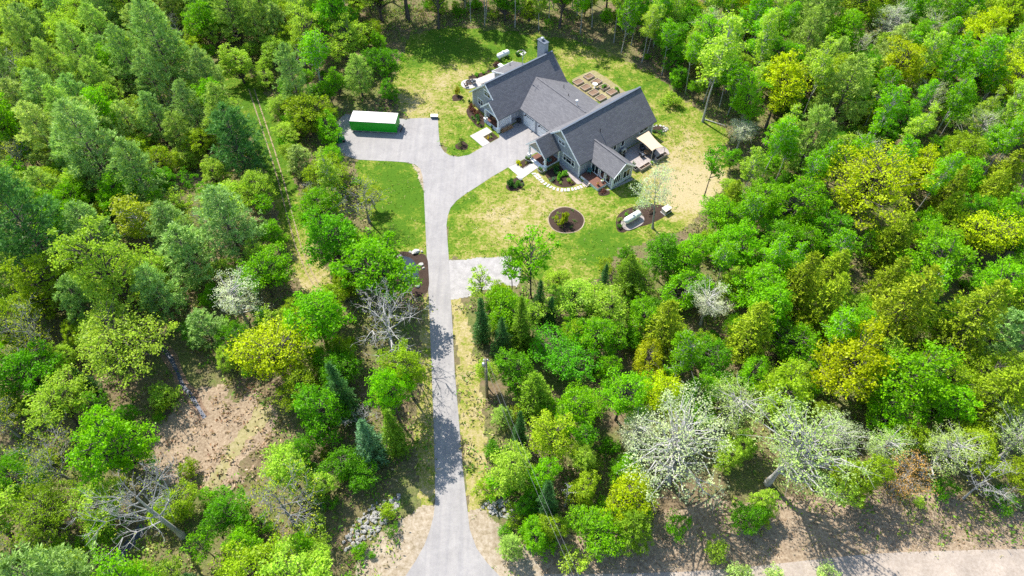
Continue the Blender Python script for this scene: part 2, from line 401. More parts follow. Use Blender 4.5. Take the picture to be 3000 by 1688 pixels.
lawn_px = [(1300, 640), (1312, 760), (1420, 770), (1500, 790), (1600, 830), (1700, 850), (1780, 800), (1815, 730), (1900, 705), (2010, 660), (2085, 600), (2120, 520),
           (2140, 430), (2120, 370), (2030, 305), (1940, 240), (1860, 192), (1760, 142), (1660, 112), (1520, 98), (1400, 84), (1290, 80), (1200, 105), (1165, 180), (1150, 260), (1165, 330), (1240, 360), (1290, 420), (1340, 470)]
lawn_poly = px(*lawn_px)
lawn2_poly = px((1040, 462), (1180, 468), (1250, 500), (1262, 640), (1262, 742), (1190, 748), (1130, 740), (1090, 690), (1080, 600), (1050, 540))
BLOBS = [(1180, 600, 8, -.5), (1120, 520, 6, -.35), (1345, 690, 4, -.4), (1350, 600, 4, -.2), (1335, 440, 5, -.25), (1330, 350, 4, -.1), (1480, 640, 6, .35), (1560, 690, 5, .2), (1400, 690, 4, .25),
         (1560, 560, 5, .15), (1640, 600, 4, .1), (1700, 590, 4, -.1), (2020, 470, 8, .42), (2060, 560, 9, .5), (1980, 560, 6, .3), (1960, 420, 5, .2), (1940, 330, 5, -.15), (1900, 400, 4, -.2),
         (1760, 700, 6, -.3), (1650, 760, 7, -.1), (1620, 720, 4, .1), (1230, 180, 7, -.3), (1330, 130, 9, -.35), (1500, 120, 9, -.3), (1200, 290, 6, .3), (1260, 230, 6, .3), (1360, 220, 4, .3), (1250, 330, 5, .15),
         (1700, 150, 8, .0), (1600, 250, 6, -.1), (1850, 230, 6, -.15), (1450, 210, 4, .3), (1310, 300, 4, -.05), (1395, 380, 3, -.1), (1800, 720, 4, -.2), (1870, 560, 5, -.15), (1920, 680, 5, -.1), (1500, 730, 5, -.15)]
def dry(x, y):
    d = np.full(x.shape, .22)
    for bx, by, r, w in BLOBS:
        X, Y = at(bx, by); d = d + w * np.exp(-((x - X) ** 2 + (y - Y) ** 2) / (2 * r * r * .5))
    return d + (fbm(x * .22, y * .22, 31) - .5) * .9
grid_sheet('lawn', lawn_poly, .45, .012, 'lawn', 1.3, {'dry': dry})
grid_sheet('lawn', lawn2_poly, .45, .012, 'lawn', 1.0, {'dry': dry}, seed=8)
# verges beside the drive
grid_sheet('lawn', px((1318, 870), (1345, 1150), (1362, 1380), (1375, 1520), (1450, 1500), (1425, 1300), (1410, 1150), (1385, 980), (1350, 865)), .4, .012, 'lawn', .7, {'dry': lambda x, y: dry(x, y) * .6 + .5}, seed=12)
grid_sheet('lawn', px((1262, 860), (1272, 1150), (1280, 1480), (1225, 1490), (1215, 1300), (1235, 1050), (1235, 870)), .4, .012, 'lawn', .8, {'dry': lambda x, y: dry(x, y) * .5 + .4}, seed=14)
# the grass track through the wood on the left
trail = px((620, 215), (700, 200), (760, 235), (795, 320), (825, 400), (848, 470), (875, 560), (905, 660), (940, 760), (975, 830), (910, 870), (860, 800), (825, 700), (805, 610), (780, 510), (745, 420), (705, 330), (665, 270))
grid_sheet('path', trail, .4, .014, 'lawn', .7, {'dry': lambda x, y: -.15 + (fbm(x * .3, y * .3, 3) - .5) * .7 + np.clip((84 - y) / 22, 0, .75)}, seed=21)
for off in (-7, 9):
    mid = [(735, 260), (765, 350), (795, 440), (822, 530), (845, 620), (872, 720), (905, 800), (925, 835)]
    a = [at(x + off - 1.5, y) for x, y in mid]; b_ = [at(x + off + 2, y) for x, y in mid[::-1]]
    sheet('wheel_rut', a + b_, .021, 'straw')
# brown clearing with a track, bottom left
clearing = px((450, 1270), (510, 1215), (620, 1150), (720, 1150), (790, 1200), (790, 1280), (730, 1360), (680, 1410), (560, 1420), (470, 1390), (425, 1330))
grid_sheet('clearing', clearing, .3, .010, 'straw', 3.2, seed=25)
grid_sheet('path', px((770, 1180), (815, 1200), (740, 1290), (680, 1370), (640, 1440), (590, 1440), (640, 1360), (700, 1270)), .25, .016, 'path_grass', .9, seed=27)
# the brook
def strip(pts, w):
    L_ = []; Rr = []
    for i, p in enumerate(pts):
        a = Vector(pts[max(0, i - 1)]); b_ = Vector(pts[min(len(pts) - 1, i + 1)]); d = (b_ - a).normalized(); n = Vector((-d.y, d.x)) * w * (1 + .25 * math.sin(i * 2.1))
        L_.append((p[0] + n.x, p[1] + n.y)); Rr.append((p[0] - n.x, p[1] - n.y))
    return L_ + Rr[::-1]
brook = px((470, 1010), (500, 1050), (520, 1090), (535, 1130), (560, 1160), (585, 1200), (600, 1225))
sheet('brook_bed', strip(brook, .8), .012, 'soil')
def water_strip(name, pts, w):
    s2 = strip(pts, w); n = len(s2) // 2
    MB().add([(x, y, .022) for x, y in s2], [(i, i + 1, 2 * n - 2 - i, 2 * n - 1 - i) for i in range(n - 1)]).build(name, 'brook_water')['kind'] = 'structure'
water_strip('brook', brook, .26)
water_strip('brook', px((420, 1540), (385, 1590), (362, 1612), (345, 1645), (322, 1668), (300, 1700), (280, 1740)), .55)
water_strip('brook', px((890, 1440), (905, 1455), (930, 1470), (950, 1492)), .3)
# gravel road and its verge, bottom right
grid_sheet('road_verge', px((1560, 1600), (1750, 1570), (2000, 1480), (2300, 1470), (2600, 1440), (3050, 1500), (3100, 1750), (1500, 1800)), .5, .008, 'straw', 2.0, seed=33)
sheet('road', smooth_poly(px((900, 1730), (1040, 1700), (1190, 1688), (1460, 1688), (1560, 1682), (1800, 1682), (2100, 1672), (2400, 1638), (2600, 1618), (3000, 1608), (3200, 1610), (3200, 2000), (900, 2000)), 1), .016, 'dirt_road')
# sandy shoulders of the drive mouth
grid_sheet('shoulder', px((1290, 1470), (1300, 1540), (1260, 1620), (1220, 1700), (1010, 1740), (1050, 1640), (1120, 1560), (1180, 1510), (1230, 1490)), .22, .020, 'sand', .9, seed=41)
grid_sheet('shoulder', px((1345, 1490), (1350, 1560), (1395, 1640), (1440, 1700), (1600, 1690), (1560, 1620), (1480, 1560), (1420, 1500)), .22, .020, 'sand', .9, seed=43)
grid_sheet('gravel_pad', px((1305, 765), (1400, 757), (1497, 754), (1530, 790), (1515, 840), (1420, 850), (1360, 872), (1305, 880)), .16, .022, 'gravel', .4, seed=45)
grid_sheet('shoulder', px((1205, 478), (1236, 494), (1243, 530), (1244, 560), (1232, 545), (1222, 510)), .25, .020, 'sand', .3, seed=47)

drive = px((1180, 1700), (1218, 1643), (1243, 1598), (1259, 1555), (1270.5, 1512), (1275, 1465), (1274, 1371), (1270, 1238), (1266, 1120), (1261, 992), (1255, 852), (1250, 743), (1246, 650), (1243, 590), (1241, 545), (1238, 517), (1231, 494), (1215, 482), (1190, 476), (1150, 473), (1100, 471), (1050, 468), (1005, 455), (985, 420), (985, 360), (1010, 335),
           (1184, 349), (1230, 346), (1283, 346), (1285, 385), (1287.5, 412), (1292, 432), (1302, 446), (1318, 456), (1343, 460), (1374, 454), (1413, 431.5))
drive += [hw(*p) for p in ((-2.69, -2.82), (-2.79, -.6), (-3.5, -.2), (-3.9, 3.0), (-4.25, 5.4), (4.5, 5.4), (4.55, 3.45), (4.4, -.5), (4.4, -2.5), (4.3, -4.3))]
drive += px((1473, 500), (1440, 519), (1398, 547), (1362, 570), (1338, 588), (1320, 609), (1312, 632), (1308, 660), (1311, 705), (1315, 759), (1320, 867), (1326, 961), (1332, 1085), (1345, 1238), (1355, 1363), (1361, 1420), (1367, 1473), (1376, 1551), (1396, 1606), (1427, 1649), (1475, 1700))
def tri_sheet(name, poly, z, mat):
    from mathutils.geometry import tessellate_polygon
    t = tessellate_polygon([[Vector((x, y, 0)) for x, y in poly]])
    b = MB(); b.add([(x, y, z) for x, y in poly], [tuple(f) for f in t]); o = b.build(name, mat); o['kind'] = 'structure'
    bm_fix(o.data); return o
def bm_fix(me):
    import bmesh
    bm = bmesh.new(); bm.from_mesh(me); bmesh.ops.recalc_face_normals(bm, faces=bm.faces)
    if sum(f.normal.z for f in bm.faces) < 0: bmesh.ops.reverse_faces(bm, faces=bm.faces)
    bm.to_mesh(me); bm.free()
tri_sheet('driveway', drive, .03, 'asphalt')

# beds of mulch: low mounds with a flat rim
def mound(name, poly, h, mat='mulch', rings=4):
    cx = sum(p[0] for p in poly) / len(poly); cy = sum(p[1] for p in poly) / len(poly); n = len(poly); vs = []; fs = []
    for k in range(rings):
        f = 1 - k / rings; z = .034 + h * (1 - f ** 2)
        vs += [(cx + (x - cx) * f, cy + (y - cy) * f, z + (random.random() - .5) * .03 * (k > 0)) for x, y in poly]
    vs.append((cx, cy, .034 + h))
    for k in range(rings - 1):
        fs += [(k * n + i, k * n + (i + 1) % n, (k + 1) * n + (i + 1) % n, (k + 1) * n + i) for i in range(n)]
    fs += [((rings - 1) * n + i, (rings - 1) * n + (i + 1) % n, rings * n) for i in range(n)]
    o = MB().add(vs, fs).build(name, mat, None, True); o['kind'] = 'structure'; bm_fix(o.data); return o
def ring_poly(c, rx, ry=None, n=28, wob=.04, rot=0):
    ry = ry or rx; out = []
    for i in range(n):
        a = 2 * math.pi * i / n; k = 1 + wob * math.sin(3 * a + c[0]) + wob * .6 * math.sin(5 * a)
        x, y = rx * k * math.cos(a), ry * k * math.sin(a)
        out.append((c[0] + x * math.cos(rot) - y * math.sin(rot), c[1] + x * math.sin(rot) + y * math.cos(rot)))
    return out
rb = at(1658.5, 645); sheet('bed_edging', ring_poly(rb, 2.98, 2.98, 40, .015), .028, 'sand')
mound('flower_bed', ring_poly(rb, 2.82, 2.82, 40, .015), .16)
tank_bed = smooth_poly(px((1803, 655), (1808, 632), (1830, 614), (1862, 604), (1905, 599), (1945, 601), (1962, 612), (1955, 630), (1925, 648), (1890, 662), (1840, 672), (1830, 683), (1808, 680)), 2)
mound('flower_bed', tank_bed, .08)
sheet('gravel_pad', smooth_poly(px((1817, 652), (1832, 640), (1868, 628), (1888, 636), (1886, 656), (1866, 668), (1838, 679), (1822, 668)), 2), .13, 'patio_stone')
mound('flower_bed', [hw(*p) for p in ((-4.72, -2.74), (-2.8, -2.8), (-2.85, -.8), (-4.75, -.74))], .03)
mound('flower_bed', [hw(*p) for p in ((4.62, -2.52), (6.12, -2.56), (5.98, -.5), (4.45, -.56))], .03)
mound('flower_bed', smooth_poly([hw(*p) for p in ((9.2, -.45), (10.2, -.8), (11.3, -1.02), (12.8, -.97), (13.6, -.6), (14.2, -.1), (14.7, .9), (14.9, 2.0), (14.0, 2.15), (13, 2.3), (11.6, 2.45), (9.2, 3.1))], 1), .07)
sheet('gravel_strip', [hw(*p) for p in ((9.1, 3.38), (9.1, 3.1), (11.6, 2.45), (14.95, 2.05), (15.4, 2.9), (14.2, 3.4))], .036, 'patio_stone')
mound('flower_bed', smooth_poly([hw(*p) for p in ((7.0, -5.3), (7.4, -7.2), (8.1, -7.95), (9.3, -7.75), (9.9, -6.3), (9.6, -5.1), (9.0, -4.6), (7.6, -4.4))], 2), .1)
mound('flower_bed', smooth_poly([hw(*p) for p in ((-9.3, 1.1), (-13.0, .8), (-13.2, -.4), (-11.5, -1.4), (-9.5, -1.7), (-7.4, -2.0), (-6.7, -1.2), (-7.3, -.5), (-8.3, .2))], 2), .06)
for c, r in (((1353, 428), 1.15), ((1339, 287), 1.05)): mound('flower_bed', ring_poly(at(*c), r, r, 18, .1), .1)
mound('flower_bed', smooth_poly([hw(*p) for p in ((12.4, 21.9), (12.2, 23.3), (12.9, 24.2), (14.0, 24.6), (14.8, 24.2), (14.8, 22.9), (13.8, 21.7))], 2), .08)
mound('flower_bed', smooth_poly([hw(*p) for p in ((-20.9, 5.9), (-20.9, 7.2), (-20.3, 9), (-20.2, 11.4), (-19.45, 11.2), (-19.4, 9), (-19.3, 7.3), (-20.0, 6.1))], 1), .06)
mound('flower_bed', ring_poly(hw(-20.6, 12.9), .95, .8, 18, .08), .08)
mound('flower_bed', smooth_poly([hw(*p) for p in ((18.4, 3.4), (19.4, 3.0), (20.2, 4.4), (19.7, 5.3), (18.6, 4.7))], 2), .05)
sheet('gravel_strip', [hw(*p) for p in ((18.5, 3.6), (19.5, 5.6), (20.1, 10.3), (19.5, 10.35), (19.25, 5.55), (18.35, 4.0))], .036, 'stone')
sheet('garden_plot', smooth_poly([hw(*p) for p in ((-7.6, 19.6), (-7.4, 26.3), (-6.6, 26.8), (1.6, 26.7), (2.2, 26.0), (2.0, 19.6))], 1), .018, 'path_grass')
# walks and patios
def slab(name, uv, z, mat, th=.06):
    o = sheet(name, [hw(*p) for p in uv], z, mat, 'structure', th); bm_fix(o.data) if False else None; return o
slab('walkway', ((-6.5, -4.5), (-2.72, -4.5), (-2.72, -2.84), (-4.8, -2.78), (-4.85, -.66), (-6.5, -.66)), .055, 'concrete')
slab('walkway', ((4.32, -4.36), (8.05, -4.36), (7.6, -.36), (6.1, -.36), (6.2, -2.62), (4.5, -2.62)), .055, 'concrete')
for nm, uv in (('walkway_edge', ((6.02, -.4), (6.12, -.4), (6.24, -2.66), (6.14, -2.66))),):
    slab(nm, uv, .1, 'stone', .08)
slab('patio', ((14.0, 12.6), (18.9, 12.6), (19.5, 13.4), (19.5, 19.8), (18.6, 20.4), (17.8, 20.5), (14.0, 20.2)), .08, 'patio_stone', .08)
sheet('patio', smooth_poly([hw(*p) for p in ((-20.2, 3.5), (-20.7, 4.6), (-20.0, 5.9), (-19.2, 7.3), (-19.1, 11.4), (-15.9, 11.4), (-15.9, 8.3), (-13.4, 8.3), (-13.4, 6.0), (-17.3, 5.6), (-17.6, 3.6), (-18.9, 3.0))], 2), .06, 'concrete', 'structure', .06)
# stepping stones curve round the front bed
path = empty('stepping_stone_path', (*hw(12, -1.5), 0)); path['kind'] = 'structure'
st = [(8.34, -1.91), (8.95, -2.12), (8.98, -1.6), (9.57, -2.2), (9.6, -1.68), (10.2, -2.02), (10.75, -2.1), (11.46, -2.06), (12.07, -1.95), (12.65, -1.85), (13.23, -1.66), (13.83, -1.33), (14.37, -.88), (14.7, -.45), (14.98, .02), (15.3, .62), (15.55, 1.1), (15.69, 1.62), (15.8, 2.15), (15.86, 2.75)]
for i, (u, v) in enumerate(st):
    c = hw(u, v); nx_ = st[min(i + 1, len(st) - 1)]; pv = st[max(i - 1, 0)]
    d = Vector(hw(*nx_)) - Vector(hw(*pv)); an = math.atan2(d.y, d.x) + random.uniform(-.2, .2)
    a, b_ = random.uniform(.17, .24), random.uniform(.3, .42)
    if i in (1, 2, 3, 4): a, b_ = .3, .2; an = HA + random.uniform(-.2, .2)
    pts = [(-a, -b_), (a * .9, -b_ * .9), (a, b_ * .95), (-a * .85, b_)]
    q = [(c[0] - path.location.x + x * math.cos(an) - y * math.sin(an), c[1] - path.location.y + x * math.sin(an) + y * math.cos(an), .02) for x, y in pts]
    MB().prism(q, (0, 0, .05)).build('stepping_stone', 'pale_stone', path)
# pond by the drive
pond_out = smooth_poly(px((1150, 745), (1180, 735), (1215, 742), (1252, 745), (1256, 800), (1258, 845), (1240, 872), (1215, 868), (1180, 860), (1150, 830), (1138, 780)), 2)
mound('flower_bed', pond_out, .02)
pond_in = smooth_poly(px((1165, 752), (1195, 752), (1214, 765), (1226, 790), (1227, 815), (1216, 833), (1195, 838), (1172, 820), (1160, 785)), 2)
sheet('pond', pond_in, .085, 'pond_water')

# ================================================================== HOUSE
house = empty('house', (HO[0], HO[1], 0), HA, 'grey clapboard house of three joined gabled wings with dark shingle roofs', 'house')
def wall(poly, off, mat='siding', name='wall'):
    o = MB().prism(poly, off).build(name, mat, house); bm_fix2(o.data); return o
def bm_fix2(me):
    import bmesh
    bm = bmesh.new(); bm.from_mesh(me); bmesh.ops.recalc_face_normals(bm, faces=bm.faces); bm.to_mesh(me); bm.free()
def zl(u): return 7.4 - .9 * abs(u + 8.8)
def zr(u): return 7.4 - .87 * abs(u - 9.15)
T = .16
# --- left wing walls
wall([(-13.35, 1.4, 0), (-8.3, 1.4, 0), (-8.3, 1.4, 3.02), (-4.35, 1.4, 3.02), (-4.35, 1.4, zl(-4.35) - T), (-8.8, 1.4, 7.4 - T - .02), (-13.35, 1.4, zl(-13.35) - T)], (0, .2, 0))
wall([(-13.35, 16.1, 0), (-4.35, 16.1, 0), (-4.35, 16.1, zl(-4.35) - T), (-8.8, 16.1, 7.38 - T), (-13.35, 16.1, zl(-13.35) - T)], (0, .2, 0))
wall([(-4.55, 3.1, 0), (-4.55, 16.08, 0), (-4.55, 16.08, 3.15), (-4.55, 3.1, 3.15)], (.2, 0, 0))
wall([(-13.34, 1.62, 0), (-13.34, 16.08, 0), (-13.34, 16.08, 3.1), (-13.34, 1.62, 3.1)], (.2, 0, 0))
wall([(-8.28, 3.3, 0), (-4.57, 3.3, 0), (-4.57, 3.3, 3.0), (-8.28, 3.3, 3.0)], (0, .15, 0))
wall([(-8.5, 1.62, 0), (-8.5, 3.44, 0), (-8.5, 3.44, 3.0), (-8.5, 1.62, 3.0)], (.18, 0, 0))
wall([(-7.9, .25, 3.02), (-4.3, .25, 3.02), (-6.4, .25, 4.95)], (0, .1, 0), 'siding', 'gable_panel')
wall([(-10.4, 1.36, 5.72), (-7.2, 1.36, 5.72), (-8.8, 1.36, 7.1)], (0, .035, 0), 'gable_board', 'gable_panel')
# --- left wing roof
roofL = MB()
P = lambda u, v, f: (u, v, f(u))
roofL.prism([P(-8.8, .95, zl), P(-6.4, .95, zl), P(-6.4, -.1, zl), P(-3.82, -.1, zl), P(-3.82, 16.75, zl), P(-8.8, 16.75, zl)], (0, 0, -T))
roofL.prism([P(-8.8, 16.75, zl), P(-13.78, 16.75, zl), P(-13.78, .95, zl), P(-8.8, .95, zl)], (0, 0, -T))
zp = lambda u: zl(-6.4) - .9 * abs(u + 6.4)
roofL.prism([P(-6.405, -.1, zp), P(-6.405, 1.38, zp), P(-8.98, 1.38, zp), P(-8.98, -.1, zp)], (0, 0, -T))
rl = roofL.build('roof', 'shingle_u', house); bm_fix2(rl.data)
MB().beam((-8.8, .93, 7.46), (-8.8, 16.77, 7.46), .34, .07).build('ridge_cap', 'blue_grey_paint', rl)
# --- garage wing
zm = lambda v: 5.5 - .4187 * abs(v - 11.08)
roofM = MB()
roofM.prism([(-8.2, 5.03, zm(5.03)), (8.3, 5.03, zm(5.03)), (8.3, 11.08, 5.5), (-8.2, 11.08, 5.5)], (0, 0, -T))
roofM.prism([(-8.2, 11.08, 5.5), (8.3, 11.08, 5.5), (8.3, 17.12, zm(17.12)), (-8.2, 17.12, zm(17.12))], (0, 0, -T))
rm_ = roofM.build('roof', 'shingle_v', house); bm_fix2(rm_.data)
MB().beam((-6.3, 11.08, 5.555), (6.6, 11.08, 5.555), .3, .06).build('ridge_cap', 'shingle_v', rm_)
wall([(-4.33, 5.25, 0), (4.58, 5.25, 0), (4.58, 5.25, 2.86), (-4.33, 5.25, 2.86)], (0, .2, 0))
wall([(-4.33, 16.75, 0), (4.58, 16.75, 0), (4.58, 16.75, 2.86), (-4.33, 16.75, 2.86)], (0, .15, 0))
# --- right wing
wall([(4.6, 3.4, 0), (13.75, 3.4, 0), (13.75, 3.4, zr(13.75) - T), (9.15, 3.4, 7.38 - T), (4.6, 3.4, zr(4.6) - T)], (0, .2, 0))
wall([(4.6, 21.0, 0), (13.75, 21.0, 0), (13.75, 21.0, zr(13.75) - T), (9.15, 21.0, 7.38 - T), (4.6, 21.0, zr(4.6) - T)], (0, .2, 0))
wall([(13.55, 3.61, 0), (13.55, 20.99, 0), (13.55, 20.99, 3.3), (13.55, 3.61, 3.3)], (.2, 0, 0))
wall([(4.61, 3.61, 0), (4.61, 20.99, 0), (4.61, 20.99, 3.2), (4.61, 3.61, 3.2)], (.2, 0, 0))
wall([(7.25, 3.365, 5.35), (11.05, 3.365, 5.35), (9.15, 3.365, 7.05)], (0, .03, 0), 'gable_board', 'gable_panel')
roofR = MB()
roofR.prism([P(9.15, 3.02, zr), P(14.15, 3.02, zr), P(14.15, 21.55, zr), P(9.15, 21.55, zr)], (0, 0, -T))
roofR.prism([P(9.15, 21.55, zr), P(4.15, 21.55, zr), P(4.15, 3.02, zr), P(9.15, 3.02, zr)], (0, 0, -T))
rr = roofR.build('roof', 'shingle_u', house); bm_fix2(rr.data)
MB().beam((9.15, 3.0, 7.46), (9.15, 21.57, 7.46), .34, .07).build('ridge_cap', 'blue_grey_paint', rr)
# --- sun room
zs = lambda v: 4.72 - .8 * abs(v - 8.05)
wall([(13.77, 5.75, 0), (19.2, 5.75, 0), (19.2, 5.75, 2.72), (13.77, 5.75, 2.72)], (0, .15, 0))
wall([(13.77, 10.2, 0), (19.2, 10.2, 0), (19.2, 10.2, 2.72), (13.77, 10.2, 2.72)], (0, .15, 0))
wall([(19.21, 5.75, 0), (19.21, 10.35, 0), (19.21, 10.35, zs(10.35) - T), (19.21, 8.05, 4.7 - T), (19.21, 5.75, zs(5.75) - T)], (.14, 0, 0))
roofS = MB()
roofS.prism([(11.4, 8.05, 4.72), (11.4, 5.5, zs(5.5)), (19.75, 5.5, zs(5.5)), (19.75, 8.05, 4.72)], (0, 0, -T))
roofS.prism([(19.75, 8.05, 4.72), (19.75, 10.6, zs(10.6)), (11.4, 10.6, zs(10.6)), (11.4, 8.05, 4.72)], (0, 0, -T))
rs_ = roofS.build('roof', 'shingle_v', house); bm_fix2(rs_.data)
MB().beam((12.2, 8.05, 4.785), (19.77, 8.05, 4.785), .3, .06).build('ridge_cap', 'shingle_v', rs_)
# --- entry porch roof of the right wing
z2 = lambda u: 5.3 - .96 * abs(u - 6.6)
roofP = MB()
roofP.prism([P(6.6, -.25, z2), P(9.08, -.25, z2), P(9.08, 3.38, z2), P(6.6, 3.38, z2)], (0, 0, -T))
roofP.prism([P(6.6, 3.38, z2), P(4.12, 3.38, z2), P(4.12, -.25, z2), P(6.6, -.25, z2)], (0, 0, -T))
rp = roofP.build('roof', 'shingle_u', house); bm_fix2(rp.data)
wall([(4.75, .1, 2.95), (8.45, .1, 2.95), (6.6, .1, 4.72)], (0, .1, 0), 'gable_board', 'gable_panel')
# --- low lean-to on the far side
zn = lambda u: 3.0 + .39 * (u + 16.03)
roofN = MB(); roofN.prism([(-16.05, 8.1, zn(-16.05)), (-12.2, 8.1, zn(-12.2)), (-12.2, 13.25, zn(-12.2)), (-16.05, 13.25, zn(-16.05))], (0, 0, -.14))
rn_ = roofN.build('roof', 'shingle_u', house); bm_fix2(rn_.data)
wall([(-15.6, 8.45, 0), (-13.36, 8.45, 0), (-13.36, 8.45, zn(-13.4) - .15), (-15.6, 8.45, zn(-15.6) - .15)], (0, .15, 0))
wall([(-15.6, 12.75, 0), (-13.36, 12.75, 0), (-13.36, 12.75, zn(-13.4) - .15), (-15.6, 12.75, zn(-15.6) - .15)], (0, .15, 0))
wall([(-15.75, 8.45, 0), (-15.75, 12.9, 0), (-15.75, 12.9, 2.9), (-15.75, 8.45, 2.9)], (.14, 0, 0))
# --- white rakes, fascias, corner boards, beams
def trim(a, b, w=.07, h=.24, name='fascia'):
    MB().beam(a, b, w, h).build(name, 'white_trim', house)
def rake(u0, v, u1, f, dz=.02): trim((u0, v, f(u0) + dz), (u1, v, f(u1) + dz))
rake(-8.83, .90, -6.42, zl); rake(-6.36, -.15, -3.78, zl); rake(-8.77, .90, -13.82, zl); rake(-6.42, -.15, -9.02, zp)
rake(9.18, 2.97, 14.2, zr); rake(9.12, 2.97, 4.1, zr); rake(6.63, -.30, 9.12, z2); rake(6.57, -.30, 4.08, z2)
for s_ in (-1, 1): trim((19.8, 8.05 - s_ * .02, 4.74), (19.8, 8.05 + s_ * 2.58, zs(8.05 + 2.55) + .01))
trim((-16.05, 8.05, zn(-16.05) + .02), (-12.3, 8.05, zn(-12.3) + .02), .06, .28); trim((-16.1, 8.05, zn(-16.05)), (-16.1, 13.3, zn(-16.05)), .06, .16)
def board(u0, u1, v0, v1, z0, z1, name='corner_board', mat='white_trim'): return MB().box(u0, u1, v0, v1, z0, z1).build(name, mat, house)
board(-13.40, -13.2, 1.355, 1.45, 0, 3.2); board(13.6, 13.8, 3.355, 3.45, 0, 3.25); board(13.755, 13.8, 3.46, 3.6, 0, 3.2)
board(19.17, 19.4, 5.70, 5.8, 0, 2.6); board(19.355, 19.4, 5.81, 5.95, 0, 2.6); board(19.355, 19.4, 10.2, 10.4, 0, 2.6); board(13.755, 13.8, 20.85, 21.25, 0, 3.2)
board(-10.45, -7.15, 1.33, 1.39, 5.6, 5.72, 'gable_band'); board(7.2, 11.1, 3.335, 3.39, 5.22, 5.35, 'gable_band')
board(19.36, 19.41, 5.96, 10.18, .32, .42, 'gable_band'); board(13.82, 19.16, 5.71, 5.748, .32, .42, 'gable_band')
board(-8.0, -4.0, .1, .24, 2.82, 3.02, 'porch_beam'); board(4.6, 8.95, .0, .12, 2.72, 2.93, 'porch_beam'); board(8.75, 8.9, .13, 3.38, 2.72, 2.9, 'porch_beam')
# porch posts: square shaft on a wide white pier
def post(u, v, zt):
    p = MB().box(u - .13, u + .13, v - .13, v + .13, .95, zt).build('porch_post', 'white_trim', house)
    MB().box(u - .25, u + .25, v - .25, v + .25, .0, .9).box(u - .3, u + .3, v - .3, v + .3, .9, .98).build('pier', 'white_trim', p)
post(-4.08, .12, 2.82); post(-7.78, .12, 2.82); post(4.72, .1, 2.72); post(8.82, .1, 2.72)
board(8.7, 8.92, 3.1, 3.38, .36, 2.72, 'porch_post')
def deck(u0, u1, v0, v1, z, skirt=True):
    d = MB()
    n = int((v1 - v0) / .14); w = (v1 - v0) / n
    for i in range(n): d.box(u0, u1, v0 + i * w, v0 + i * w + w - .008, z - .03, z)
    o = d.build('deck', 'decking', house)
    s = MB().box(u0 + .02, u1 - .02, v0 + .02, v1 - .02, .0, z - .032).build('deck_skirt', 'white_trim', o)
    return o
deck(-8.27, -4.35, .35, 3.28, .38); deck(5.0, 8.65, .35, 3.38, .38); deck(14.1, 18.3, 3.55, 5.7, .62)
MB().box(-7.4, -4.5, -.05, .33, 0, .2).build('step', 'white_trim', house); MB().box(5.2, 8.4, -.25, .33, 0, .2).build('step', 'white_trim', house)
for k in range(3): MB().box(15.25, 16.5, 2.75 + k * .27, 2.75 + (k + 1) * .27 - .02, 0, .16 + k * .16).build('step', 'weathered_wood', house)
# lattice screen on the porch side
lat = MB()
for i in range(11): v = .42 + i * .24; lat.box(-4.05, -4.02, v, v + .09, .35, 2.6)
for i in range(10): z = .95 + i * .18; lat.box(-4.018, -3.99, .42, 2.92, z, z + .07)
lat.box(-4.08, -3.96, 2.9, 3.02, .1, 2.7)
lo = lat.build('lattice_screen', 'white_trim', house)
# windows and doors
def face(side, plane):
    if side == 'SW': return lambda a, d, z: (a, plane - d, z)
    if side == 'SE': return lambda a, d, z: (plane + d, a, z)
def fbox(mb, F, a0, a1, d0, d1, z0, z1):
    p, q = F(a0, d0, z0), F(a1, d1, z1)
    mb.box(min(p[0], q[0]), max(p[0], q[0]), min(p[1], q[1]), max(p[1], q[1]), z0, z1)
def window(side, plane, a0, a1, z0, z1, n=1, bars=2, parent=None, fr=.14, name='window', widths=None):
    F = face(side, plane); w = MB()
    fbox(w, F, a0, a1, .002, .05, z1 - fr, z1); fbox(w, F, a0 - .04, a1 + .04, .002, .08, z0, z0 + fr)
    fbox(w, F, a0, a0 + fr, .002, .05, z0 + fr, z1 - fr); fbox(w, F, a1 - fr, a1, .002, .05, z0 + fr, z1 - fr)
    ws = widths or [1] * n; tot = sum(ws); x = a0 + fr; span = a1 - a0 - 2 * fr - (n - 1) * .1; panes = []
    for i in range(n):
        x1 = x + span * ws[i] / tot
        if i < n - 1: fbox(w, F, x1, x1 + .1, .002, .05, z0 + fr, z1 - fr)
        zz = z0 + fr + (z1 - z0 - 2 * fr) * .6
        if bars:
            fbox(w, F, x, x1, .03, .046, zz - .025, zz + .025)
            for k in range(1, bars + 1 if ws[i] == 1 else bars + 2):
                c = x + (x1 - x) * k / ((bars + 1) if ws[i] == 1 else (bars + 2)); fbox(w, F, c - .018, c + .018, .03, .044, zz + .026, z1 - fr)
        panes.append((x, x1)); x = x1 + .1
    o = w.build(name, 'white_trim', house)
    for (p0, p1) in panes:
        g = MB(); fbox(g, F, p0 + .001, p1 - .001, .004, .026, z0 + fr + .001, z1 - fr - .001); g.build('pane', 'window_glass', o)
    return o
window('SW', 3.4, 8.28, 10.02, 4.12, 5.0, 2, 1); window('SW', 3.4, 9.66, 12.62, 1.28, 2.8, 3, 2, widths=[1, 2, 1])
window('SE', 13.75, 13.1, 14.1, 1.3, 2.75, 1, 0); window('SE', 13.75, 17.65, 19.9, 1.85, 2.9, 2, 1); window('SE', 13.75, 11.3, 12.1, 1.5, 2.7, 1, 0)
window('SW', 1.4, -9.7, -7.8, 4.36, 5.56, 2, 1); window('SW', 1.4, -11.7, -10.1, 1.3, 2.72, 2, 1)
